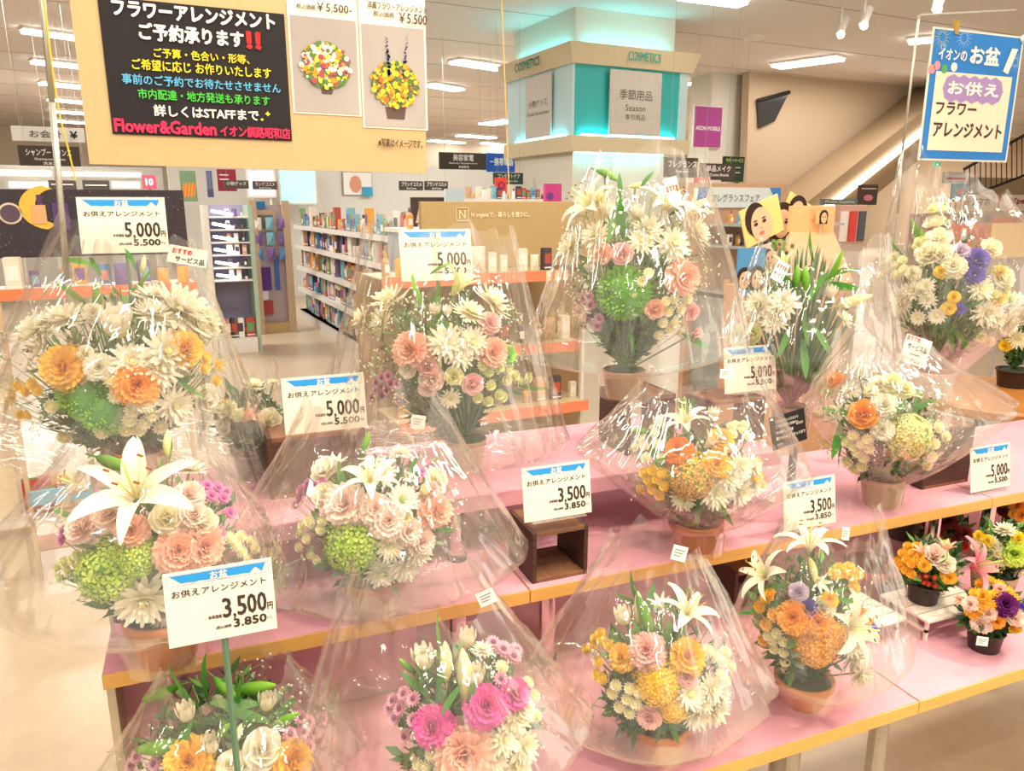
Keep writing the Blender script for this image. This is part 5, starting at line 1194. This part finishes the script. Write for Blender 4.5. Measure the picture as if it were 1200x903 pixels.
# ---- top row
arrangement('flower_arrangement', 'big left bouquet of white chrysanthemums with two orange carnations', (150,592), Z3, 'kraft', .055, .09, (133,428), 122, 112,
 [('mum','w',42,388,70,(-.5,-.4)),('mum','w',76,372,58,(-.2,-.8)),('mum','w',48,405,44,(-.8,0)),('cbud','w',136,378,42),('mum','w',212,360,80,(.4,-.6)),('mum','w',180,366,46,(0,-.6)),('mum','w',196,412,58),('mum','w',154,423,44),('mum','w',190,432,46),
  ('mum','cr',232,382,36,(.6,-.3)),('mum','w',178,345,40,(0,-.8)),('carn','yo',76,430,54),('carn','o',160,450,52),('carn','yo',216,409,44),('carn','w',116,430,34),('carn','cr',168,468,32),('rose','w',241,466,34),('mum','w',205,475,44),
  ('spiky','gd',92,466,62),('spiky','gd',124,487,62),('carn','w',110,366,24),('carn','w',128,372,20),('rose','cr',100,413,18),('mum','cr',245,375,40,(.7,-.2)),
  ('bud','lfy',112,350,36,(0,-1)),('leaf','lfy',96,309,38,(.9,.4)),('leaf','lf',113,313,30,(.3,.5)),('leaf','lfy',161,328,40,(.6,-.8)),('leaf','lf',152,305,30,(-.5,-.6)),('leaf','lfy',80,345,44,(-.9,-.4)),('bud','yg',168,310,22,(.1,-1)),('leaf','lf',150,395,40,(.8,-.4)),('leaf','lf',105,395,40,(-.5,-.8)),('leaf','lf',60,420,36,(-1,.2)),('leaf','lf',225,450,44,(.8,.5))]
 +bt('btn','y',[(22,452),(38,449),(44,457),(15,463),(241,419),(255,428),(240,431),(25,485),(33,486),(253,446),(12,470),(30,458)],15)+bt('btn','cr',[(136,464),(155,481),(148,503),(128,492),(163,503),(76,512),(120,506),(61,476),(130,445),(178,486),(188,500),(152,492),(170,495)],18),
 wr=((-22,470),(318,565),((110,262),(250,292))), gyp=420, fol=230, seed=1, tag=[(220,300,40,18,10,TAG)])
arrangement('flower_arrangement', 'small shaded bouquet left of the large wooden box, with a peach bud', (294,566), Z3, 'dark', .045, .06, (292,492), 44, 46,
 [('mum','cr',298,451,26,(0,-.7)),('rose','cr',316,492,28),('hlily','p',288,490,40,(.7,-.6)),('carn','yg',268,478,20),('carn','yg',278,486,16),('rose','w',262,500,20),('leaf','lf',270,455,30,(-.4,-.8)),('leaf','lf',312,463,30,(.4,-.8)),('mum','cr',320,448,16,(0,-1))]+bt('btn','y',[(256,448),(262,470)],10),
 wr=((236,520),(345,500),((250,430),(330,430))), gyp=80, fol=110, seed=2, dark=True)
arrangement('flower_arrangement', 'centre-left bouquet with peach carnations and pink roses in a kraft pot', (545,556), Z3, 'kraft', .042, .065, (522,415), 98, 92,
 [('mum','cr',455,352,58,(-.3,-.6)),('mum','cr',424,372,38,(-.8,-.2)),('mum','cr',446,376,40,(-.4,0)),('hlily','yg',535,338,56,(.5,-.5)),('mum','cr',552,365,40,(.2,-.4)),('mum','w',523,400,44),('mum','w',554,401,38),('mum','w',540,415,34),('mum','cr',578,352,50,(.6,-.5)),
  ('carn','p',482,410,46),('carn','p',577,413,38),('carn','rp',574,378,28),('rose','bl',506,443,30),('rose','rp',554,450,26),('rose','rp',501,430,24),('carn','gd',594,415,24),('mum','cr',528,467,24),('rose','yg',532,440,22),('rose','cr',478,432,22),('carn','bl',501,455,22),
  ('leaf','lfy',492,340,46,(-.2,-1)),('leaf','lf',509,345,36,(.2,-1)),('leaf','lfy',518,316,30,(1,-.2)),('leaf','lf',505,372,40,(-.7,.5)),('leaf','lf',522,380,36,(.7,.4)),('leaf','lf',515,360,30,(0,-1)),('cbud','w',510,363,16),('cbud','w',524,364,14),('leaf','lfy',625,450,40,(1,-.1)),('leaf','lf',600,462,30,(.8,.2)),('bud','yg',516,424,16,(0,-1))]
 +bt('eye','pk',[(441,448),(447,442),(455,440),(441,457),(453,457),(448,463),(466,450),(467,470),(436,466),(458,449)],13)+bt('btn','yg',[(573,435),(585,430),(595,433),(575,451),(594,445),(610,448),(618,443),(585,462),(589,465),(566,428),(603,440),(560,466),(572,470)],14),
 wr=((372,520),(668,520),((438,262),(600,275))), gyp=520, fol=240, seed=3, sticker=[(490,494,15,14,8)])
arrangement('flower_arrangement', 'tall centre bouquet with white lilies and a bright green ball flower', (733,470), Z3+.125, 'kraft', .045, .06, (745,315), 92, 102,
 [('lily','w',700,250,66,(-.4,-.3)),('hlily','yg',705,240,44,(-.1,-1)),('lily','w',775,250,62,(.2,-.3)),('hlily','w',808,248,54,(.6,-.4)),('mum','cr',668,288,46,(-.8,-.2)),('mum','w',697,275,34),('cbud','w',713,246,22),('cbud','w',747,250,20),('mum','w',818,272,46,(.5,-.2)),('mum','cr',752,282,30),('mum','w',790,285,40),('mum','w',760,268,34),
  ('spiky','gd',728,347,66),('rose','p',705,297,26),('rose','rp',729,297,26),('carn','p',800,325,42),('rose','p',768,362,24),('carn','rp',810,365,22),('rose','rp',815,392,20),('cbud','yg',742,346,12),
  ('bud','lfy',712,206,30,(.8,.5)),('bud','yg',748,216,24,(.9,-.1)),('leaf','lf',727,218,30,(0,-1)),('leaf','lf',770,224,34,(1,.1)),('leaf','lf',758,212,26,(.7,-.6)),('leaf','lf',715,265,44,(-.2,.9)),('leaf','lf',730,255,50,(0,-1)),('leaf','lf',745,262,44,(.4,.7)),('leaf','lf',690,310,44,(-.5,.8)),('leaf','lf',815,400,36,(.8,.4)),('leaf','lf',735,395,40,(0,.9))]
 +bt('eye','pk',[(677,352),(684,349),(692,357),(678,364),(687,373),(702,373),(700,382),(690,347),(682,380)],13)+bt('btn','cr',[(780,353),(790,350),(783,365),(777,378),(790,378),(798,362),(785,385),(797,388),(772,392),(806,350),(760,320),(752,330)],13),
 wr=((612,420),(880,400),((683,190),(812,184))), gyp=420, fol=260, seed=4, sticker=[(851,438,13,10,5)], tag=[(788,222,14,26,-15,[('おすすめ', .05, .95, .42, .68, '#d85838')])])
arrangement('flower_arrangement', 'leafy green bouquet with three white chrysanthemums, right of centre', (930,508), Z3, 'kraft', .042, .06, (935,372), 76, 92,
 [('mum','w',889,358,38),('mum','w',918,355,36),('mum','w',906,375,32),('carn','yg',871,395,34),('rose','yg',882,390,24),('leaf','lfy',955,289,40,(0,-1)),('bud','lfy',943,330,36,(0,-1)),('bud','lfy',933,325,30,(.1,-1)),('leaf','lfy',975,312,44,(.3,-1)),('leaf','lfy',990,320,38,(1,0)),('bud','yg',1002,352,42,(1,-.3)),('leaf','lf',960,340,50,(-.4,.8)),('leaf','lf',985,335,44,(.8,.2)),
  ('leaf','lf',925,335,44,(-.6,-.6)),('mum','cr',990,373,24,(.4,-.4)),('cbud','w',973,342,16),('hlily','yg',920,310,34,(-.2,-1)),('leaf','lf',950,380,50,(.2,1)),('leaf','lf',915,400,44,(-.4,.8)),('leaf','lf',940,420,50,(0,1)),('leaf','lf',960,400,44,(.4,1))],
 wr=((838,400),(1050,420),((880,290),(1022,285))), gyp=40, fol=330, long=True, seed=5, dark=True, tag=[(914,318,14,22,28,[('おすすめ', .1, .9, .6, .85, '#d83828'), ('サービス', .1, .9, .2, .45, '#3a5a30')])])
arrangement('flower_arrangement', 'upper right bouquet with a tall pale gladiolus and violet flowers in a white pot', (1100,468), Z2+.145, 'white', .055, .07, (1113,345), 82, 84,
 [('rose','yg',1098,246,24,(0,-1)),('rose','cr',1096,262,28,(0,-.5)),('rose','cr',1099,280,30),('rose','cr',1089,296,30),('rose','cr',1106,297,26),('rose','yg',1080,285,20),('carn','v',1145,303,26),('carn','v',1143,322,22),('carn','v',1125,362,14),('carn','cr',1117,312,28),('carn','lv',1125,295,22),
  ('rose','cr',1162,290,24),('rose','cr',1176,325,26),('mum','cr',1150,338,28),('mum','w',1054,348,26),('mum','w',1070,340,24),('mum','w',1087,351,20),('mum','w',1056,357,24),('daisy','w',1076,372,18),('daisy','w',1098,370,20),('mum','w',1157,366,34),('mum','w',1183,378,32),('mum','w',1168,372,26),('mum','w',1085,335,20),
  ('carn','y',1112,361,16),('carn','y',1103,318,16),('carn','y',1170,350,18),('carn','y',1118,348,14),('carn','y',1172,318,16),('carn','cr',1070,320,18),
  ('leaf','lfy',1073,272,36,(-.3,-1)),('leaf','lfy',1112,275,38,(.5,-1)),('leaf','lfy',1080,282,30,(-.1,-1)),('leaf','lfy',1052,287,30,(-.4,-.8)),('leaf','lf',1110,237,16,(1,-.4)),('leaf','lf',1138,355,30,(.6,-.4)),('leaf','lf',1110,395,40,(.1,1)),('leaf','lfy',1125,400,40,(.6,.8))]
 +bt('btn','cr',[(1037,308),(1045,303),(1051,311),(1040,316),(1058,305),(1035,323),(1048,300),(1060,316),(1050,322)],13)+bt('btn','yg',[(1165,345),(1178,340),(1185,350),(1150,395),(1160,400)],13),
 wr=((1012,380),(1218,300),((1035,180),(1150,235))), gyp=120, fol=240, seed=6, tag=[(1073,411,30,30,18,[('おすすめ', .05, .55, .8, .98, '#d83828'), ('サービス品', .15, .9, .5, .72, '#3a5a30'), ('―', .3, .7, .33, .36, '#3a5a30'), ('アレンジ', .4, .9, .05, .2, '#3a5a30')])])
arrangement('flower_arrangement', 'bouquet cut by the right edge in a brown pot on the wooden table', (1196,456), .80, 'dark', .065, .07, (1196,385), 30, 44,
 [('mum','w',1188,352,24),('carn','yg',1182,385,18),('mum','cr',1193,398,22),('carn','y',1178,405,14),('leaf','lf',1186,420,30,(-.5,.5)),('rose','w',1197,370,22)], wr=None, gyp=60, fol=110, seed=7)
# ---- middle row
arrangement('flower_arrangement', 'left middle bouquet with one wide open white lily and lime hydrangea, terracotta pot', (182,790), Z2, 'terracotta', .055, .075, (183,632), 112, 96,
 [('lily','w',162,592,120,(0,-.1)),('lily','w',108,575,60,(-.8,-.1)),('hlily','cr',150,548,30,(0,-1)),('carn','bl',100,617,48),('carn','bl',130,603,42),('carn','p',155,622,40),('carn','p',208,645,52),('carn','p',238,640,50),('carn','bl',226,603,36),('rose','cr',238,612,34),('rose','cr',196,607,38),('carn','bl',222,580,36),
  ('hyd','g',117,672,76),('hyd','g',157,650,54),('mum','w',168,704,66),('mum','w',193,722,40),('mum','w',150,712,36),('mum','w',222,548,36,(0,-.6)),('bud','lfy',136,541,50,(.9,.35)),('leaf','lf',190,560,44,(.3,-1)),('leaf','lf',205,555,40,(.8,-.5)),('leaf','lf',195,530,36,(0,-1)),('bud','yg',197,520,34,(0,-1)),('leaf','lf',75,600,36,(-.9,-.4)),('leaf','lf',250,660,40,(.9,.2))]
 +bt('btn','yg',[(68,665),(76,658),(86,655),(70,676),(90,650),(80,668),(95,657)],14)+bt('btn','cr',[(270,630),(282,628),(293,634),(298,642),(283,646),(290,654),(276,638)],15)+bt('eye','pks',[(232,570),(243,568),(256,571),(265,576),(262,583),(232,583),(74,622),(86,605),(96,600),(258,625),(270,600),(248,580),(72,632)],15),
 wr=((-14,640),(340,690),((118,500),(262,505))), gyp=60, fol=240, seed=8)
arrangement('flower_arrangement', 'centre-left middle bouquet with blush carnations and lime hydrangea, terracotta pot', (436,727), Z2, 'terracotta', .052, .06, (442,607), 98, 88,
 [('hyd','g',410,638,74),('lily','w',434,572,64,(0,-.4)),('carn','bl',405,591,52),('carn','bl',455,610,46),('carn','bl',440,597,40),('daisy','bl',472,585,38),('carn','p',510,598,42),('carn','bl',493,634,36),('carn','rp',505,575,24),('rose','cr',380,580,32),('rose','cr',512,560,28),('rose','w',382,550,36),('hlily','w',395,545,30,(.5,-1)),
  ('mum','w',448,671,40),('mum','w',476,664,38),('mum','w',490,646,36),('mum','cr',458,640,34),('mum','w',515,600,26),('mum','w',470,530,26,(0,-.6)),('mum','cr',447,552,34),('rose','yg',475,607,18),('carn','bl',478,622,34),('bud','lfy',428,520,30,(.4,-1)),('leaf','lf',425,540,36,(-.4,-.6)),('leaf','lfy',498,540,44,(.8,-.7)),('leaf','lf',480,545,36,(.4,-1)),('leaf','lf',395,560,30,(-.5,-.8)),('leaf','lf',515,620,36,(.9,0)),('cbud','yg',497,575,14),('leaf','lf',460,688,36,(.5,.8)),('leaf','lf',400,560,40,(.2,.9))]
 +bt('btn','cr',[(355,615),(362,609),(352,625),(376,620),(351,641),(365,650),(372,656),(360,631),(364,612),(378,610)],14)+bt('eye','pks',[(360,566),(352,573),(350,583),(377,565),(346,590),(368,570),(495,552),(505,545)],14),
 wr=((262,640),(622,640),((368,468),(512,462))), gyp=120, fol=240, seed=9)
arrangement('flower_arrangement', 'middle-row bouquet with an orange and yellow hydrangea, terracotta pot', (820,652), Z2, 'terracotta', .052, .058, (817,548), 78, 68,
 [('hyd','ro',806,556,60),('carn','ro',795,528,34),('carn','yo',845,516,30),('carn','yo',840,543,34),('lily','w',805,503,50,(-.1,-.5)),('hlily','w',830,520,36,(.4,-.4)),('mum','w',868,547,32),('mum','w',883,545,26),('mum','w',840,577,40),('mum','w',867,577,36),('mum','w',884,568,26),('mum','cr',800,584,30),('mum','w',856,560,34),('cbud','w',774,495,18),('cbud','w',836,485,16),('carn','y',888,542,12),
  ('bud','lfy',750,504,26,(-1,.1)),('leaf','lf',792,478,34,(-.1,-1)),('leaf','lf',806,480,34,(.3,-1)),('bud','lfy',803,475,22,(0,-1)),('leaf','lf',815,490,34,(.6,-.6)),('leaf','lf',780,540,36,(-.6,.4)),('leaf','lf',850,600,34,(.5,.7)),('leaf','lf',790,500,34,(-.6,-.6)),('leaf','lf',820,600,36,(0,1))]
 +bt('btn','cr',[(752,514),(755,522),(768,508),(771,520),(776,537),(757,536),(862,498),(870,505),(857,500),(876,512),(745,523),(766,502),(872,498),(858,508)],13)+bt('btn','y',[(755,554),(765,551),(776,554),(751,573),(765,573),(778,569),(773,580),(770,561),(889,556),(892,567),(760,562),(884,560)],14),
 wr=((672,520),(940,540),((748,450),(882,432))), gyp=140, fol=220, seed=10)
arrangement('flower_arrangement', 'right middle bouquet with yellow hydrangea and one orange rose, kraft pot', (1040,598), Z2, 'kraft', .046, .065, (1037,498), 80, 70,
 [('hyd','yg',1070,512,54),('hyd','y',1068,515,44),('carn','w',1036,475,30),('carn','w',1034,503,26),('rose','o',1012,485,34),('rose','o',980,446,24),('mum','w',996,457,20),('cbud','w',1005,431,14),('carn','yg',1045,450,28),('carn','yg',1060,456,22),('carn','cr',1030,450,22),('rose','yg',970,460,18),('carn','yg',1022,458,16),('rose','w',975,485,20),
  ('leaf','lf',1052,455,30,(.4,-1)),('leaf','lf',1015,440,34,(-.8,-.4)),('leaf','lf',985,480,40,(-.8,-.2)),('leaf','lf',1050,480,34,(.6,-.3)),('leaf','lf',980,515,50,(-.2,1)),('leaf','lfy',1052,525,30,(.3,.7)),('leaf','lf',990,530,40,(.1,1)),('leaf','lf',1020,550,40,(.3,1)),('leaf','lf',1085,475,34,(.8,-.3))]
 +bt('btn','cr',[(992,518),(1000,510),(1010,520),(1005,530),(993,541),(1010,546),(1018,525),(1100,500),(1108,511),(1095,520),(1092,535),(1087,545),(1017,515),(1000,523),(1002,550),(1085,500),(1012,536)],14),
 wr=((940,480),(1168,462),((975,390),(1065,402))), gyp=300, fol=220, seed=11)
# ---- lower row
arrangement('flower_arrangement', 'front left bouquet with green lily buds and tall leaves, cut by the lower edge', (262,985), Z1, 'terracotta', .055, .06, (265,878), 118, 112,
 [('leaf','lf',222,800,70,(-.5,-1)),('leaf','lf',247,792,62,(.15,-1)),('leaf','lf',262,800,40,(.6,-.8)),('leaf','lf',275,822,60,(1,.05)),('leaf','lf',288,838,56,(1,.4)),('leaf','lf',285,815,48,(.2,-1)),('bud','lfy',188,812,46,(-.9,.5)),('bud','lfy',188,874,60,(-1,.15)),('bud','lfy',265,805,38,(.6,.6)),('bud','lfy',262,857,32,(.6,-.6)),('bud','lfy',332,845,44,(.9,-.5)),('bud','lfy',300,806,50,(1,-.05)),('bud','yg',278,860,30,(.4,-1)),
  ('cbud','w',219,834,26),('cbud','w',247,871,26),('rose','w',308,877,44),('cbud','w',312,821,26),('carn','yo',222,892,58),('carn','yo',340,892,54),('rose','cr',270,895,30),('leaf','lf',214,870,50,(-.3,.9)),('leaf','lf',240,905,50,(-.3,1)),('leaf','lf',230,855,50,(-.7,.2)),('leaf','lf',290,850,40,(.5,-.6)),('leaf','lf',330,830,36,(.7,-.6)),('carn','w',285,898,34),
  ('hyd','g',220,935,70),('mum','w',300,935,60),('carn','p',262,925,46)]
 +bt('eye','pk',[(352,840),(362,846),(376,850),(355,857),(374,868),(362,874),(153,896),(180,895),(345,872),(378,842),(160,886),(368,858),(340,860)],17),
 wr=((108,915),(425,870),((205,765),(345,765))), gyp=100, fol=260, seed=12)
arrangement('flower_arrangement', 'front bouquet with magenta and peach carnations, left of centre', (545,985), Z1, 'terracotta', .055, .06, (545,842), 100, 112,
 [('leaf','lfy',523,746,66,(.05,-1)),('bud','yg',543,790,64,(-.05,-1)),('bud','yg',522,775,50,(0,-1)),('bud','lfy',478,780,28,(-.7,-.6)),('cbud','w',498,771,32),('cbud','w',548,748,24),('mum','w',566,760,24,(0,-.5)),('cbud','w',557,791,26),('carn','m',508,851,50),('carn','m',569,827,50),('carn','m',602,813,40),('carn','p',545,882,72),('mum','cr',606,840,40),('carn','cr',612,830,32),('mum','cr',592,865,40),('mum','cr',615,875,40),('mum','cr',605,897,46),('mum','w',580,890,36),
  ('leaf','lf',498,785,50,(-.2,-1)),('leaf','lf',510,800,50,(0,-1)),('leaf','lf',550,815,44,(.2,-1)),('leaf','lf',530,820,40,(-.4,.8)),('leaf','lf',510,770,40,(-1,.1)),('leaf','lf',485,800,40,(-.6,-.6)),('eye','pk',590,760,20),('eye','pk',602,768,20),('eye','pk',578,752,18),
  ('mum','w',520,935,50),('hyd','g',570,940,60)]
 +bt('eye','pk',[(460,820),(473,812),(484,818),(468,830),(462,841),(484,843),(474,862),(587,795),(456,829),(497,835),(590,757),(605,760)],17)+bt('btn','cr',[(505,884),(513,889),(490,895),(626,815),(618,800),(500,898),(515,900),(628,838),(588,781)],16),
 wr=((352,850),(690,835),((432,640),(570,668))), gyp=80, fol=250, seed=13, sticker=[(570,700,19,15,-25)])
arrangement('flower_arrangement', 'front centre bouquet with a white lily and a pink carnation, terracotta pot', (775,897), Z1, 'terracotta', .052, .056, (772,782), 92, 92,
 [('lily','w',800,727,66,(.2,-.3)),('hlily','w',775,712,36,(-.4,-1)),('leaf','lfy',738,699,40,(-1,-.5)),('leaf','lf',748,690,46,(-.1,-1)),('leaf','lf',762,700,36,(.4,-1)),('leaf','lfy',790,695,44,(.8,-.6)),('bud','lfy',755,722,50,(.3,.9)),('bud','yg',748,712,40,(0,-1)),('cbud','w',731,722,24),('carn','rp',758,762,44),('carn','yo',729,770,32),('carn','yo',806,769,42),('hyd','y',770,798,60),('hyd','y',790,832,38),('rose','rp',806,792,24),('carn','rp',761,840,30),
  ('daisy','w',810,813,36),('mum','w',835,806,34),('mum','w',817,840,34),('mum','w',838,830,44),('mum','w',845,815,30),('mum','w',824,822,30),('leaf','lf',728,745,40,(-.6,-.6)),('leaf','lf',780,740,40,(0,-1)),('leaf','lf',745,745,40,(-.4,-.8)),('leaf','lf',790,858,34,(.3,.8)),('leaf','lf',835,770,34,(.8,-.4))]
 +bt('btn','cr',[(718,812),(722,803),(735,819),(738,806),(748,810),(726,828),(738,835),(745,824),(830,762),(838,768),(846,775),(850,764),(856,780),(844,790),(850,797)],15)+bt('btn','y',[(698,748),(695,757),(713,755),(704,742),(702,775),(706,795),(688,760),(700,790),(705,750)],14),
 wr=((608,800),(900,785),((706,620),(808,628))), gyp=60, fol=230, seed=14, sticker=[(796,648,16,16,15)])
arrangement('flower_arrangement', 'front right bouquet with three white lilies and golden hydrangea, terracotta pot', (950,838), Z1, 'terracotta', .05, .05, (947,710), 82, 84,
 [('lily','w',948,650,66,(.05,-.9)),('lily','w',903,680,60,(-.4,-.3)),('lily','w',985,735,74,(.3,-.1)),('hlily','cr',957,680,34,(.2,.3)),('rose','lv',936,693,22),('rose','v',947,713,22),('carn','o',930,723,40),('carn','o',958,728,36),('rose','w',965,712,26),('hyd','yo',955,757,62),('hyd','yo',975,748,40),('rose','v',1021,740,22,(.9,.3)),('carn','o',1010,725,26),
  ('mum','w',1003,772,44),('mum','w',1010,792,36),('mum','w',1000,755,34),('bud','yg',952,668,30,(.2,1)),('leaf','lf',880,722,36,(-1,.1)),('leaf','lf',905,690,40,(-.8,.3)),('leaf','lf',975,690,36,(.8,-.3)),('leaf','lf',930,660,34,(-.4,-.4)),('leaf','lf',990,700,34,(.9,.2)),('leaf','lf',930,790,34,(-.2,.9)),('leaf','lf',895,710,40,(-.9,.4)),('carn','yo',972,702,20)]
 +bt('btn','yo',[(898,700),(890,711),(906,720),(898,732),(903,696),(988,670),(998,676),(984,666),(1001,688),(895,750),(978,672),(995,665),(915,718),(1005,672)],15)+bt('btn','cr',[(905,750),(918,752),(907,760),(920,775),(921,783),(910,742),(918,764),(900,745)],13),
 wr=((842,760),(1060,730),((908,598),(1010,592))), gyp=40, fol=220, seed=15, sticker=[(991,625,8,14,5)])
# ---- small unwrapped arrangements at right
GS = 'small unwrapped arrangements at lower right'
zb = Z1+.052
arrangement('potted_arrangement', 'small pot with an open pink lily and red berries on the white bench', (1089,711), zb, 'dark', .033, .042, (1095,660), 48, 32,
 [('lily','pl',1132,666,62,(.25,-.1)),('rose','bl',1096,650,26),('hlily','p',1108,645,30,(.2,-1)),('rose','w',1108,660,22),('carn','y',1108,638,12),('carn','yo',1112,676,18),('leaf','lf',1103,680,20,(.6,.7)),('bud','lfy',1106,655,22,(.3,-.9)),('leaf','lf',1092,668,22,(.2,-1)),('carn','yo',1083,662,16),('hlily','p',1081,648,26,(-.3,-1)),('carn','yo',1078,652,12)]
 +bt('btn','yo',[(1058,648),(1064,640),(1070,648),(1055,662),(1062,668),(1068,660),(1075,656),(1063,655),(1082,662),(1074,640),(1052,658),(1068,672)],12)+bt('berry','r',[(1077,676),(1085,675),(1095,677),(1088,684),(1096,686),(1083,682)],7),
 fol=90, seed=16, group=GS)
arrangement('potted_arrangement', 'small dark pot of orange and yellow flowers with one dark purple bloom', (1162,768), Z1, 'dark', .034, .042, (1164,710), 46, 32,
 [('carn','dp',1178,708,28),('carn','bl',1150,730,24),('carn','bl',1138,708,20),('rose','bl',1190,722,22),('carn','o',1168,728,18),('carn','yo',1152,698,18),('rose','yo',1190,735,16),('rose','bl',1158,718,18),('hlily','p',1128,703,20,(-.8,0)),('carn','rp',1172,690,14),('rose','v',1197,712,12)]
 +bt('btn','yo',[(1150,684),(1160,681),(1171,685),(1167,697),(1155,702),(1150,713),(1142,720),(1180,692),(1187,700),(1160,708),(1143,695),(1137,716)],14),
 fol=90, seed=17, group=GS, dark=True, sticker=[(1151,751,13,10,8)])
arrangement('potted_arrangement', 'white and lime arrangement in a kraft pot behind the other small pots', (1172,716), Z1, 'kraft', .046, .075, (1178,636), 40, 36,
 [('carn','g',1188,648,32),('mum','w',1178,620,24,(0,-.8)),('leaf','lfy',1165,618,22,(-.2,-1)),('carn','y',1158,634,16),('carn','y',1148,628,14),('rose','w',1165,640,16),('rose','w',1152,650,16),('daisy','cr',1175,655,18),('mum','w',1196,668,24),('carn','y',1193,630,16),('leaf','lf',1160,668,22,(.3,.6))]
 +bt('btn','cr',[(1144,640),(1152,643),(1157,652),(1166,641),(1172,658),(1171,648),(1162,633),(1150,636)],13),
 fol=110, seed=18, group=GS)
arrangement('potted_arrangement', 'shaded pot of dark red flowers under the middle table', (1108,668), Z1, 'dark', .05, .05, (1108,622), 36, 24,
 [('carn','dr',1095,622,22),('carn','dr',1112,610,20),('carn','dr',1130,625,20),('carn','dr',1120,636,18),('rose','dr',1102,608,16),('leaf','lfy',1118,603,16,(0,-1)),('carn','r',1130,640,12),('carn','dr',1088,610,16)],
 fol=110, seed=19, group=GS, dark=True, dd=0)
arrangement('potted_arrangement', 'orange flowers at the right edge under the last price card', (1200,660), Z1, 'dark', .04, .06, (1202,600), 26, 24,
 [('carn','o',1193,592,18),('carn','o',1198,603,20),('carn','yo',1188,602,12),('carn','dr',1175,598,14),('rose','dr',1180,610,12)],
 fol=80, seed=20, group=GS)
# a second, half hidden arrangement behind the third card (top of the organic stand view) is only film and leaves
arrangement('flower_arrangement', 'low yellow and white bunch behind the centre-left bouquet, beside the tan board', (600,400), Z3, None, .03, .02, (590,318), 44, 32,
 [('hlily','yg',612,300,30,(.6,-.4)),('mum','w',610,310,22),('rose','o',572,293,18),('carn','yg',588,305,22),('leaf','lf',600,300,24,(.3,-1)),('leaf','lfy',582,318,24,(-.5,-.5)),('hlily','yg',575,275,26,(.3,-1))],
 gyp=0, fol=50, seed=21) if False else None
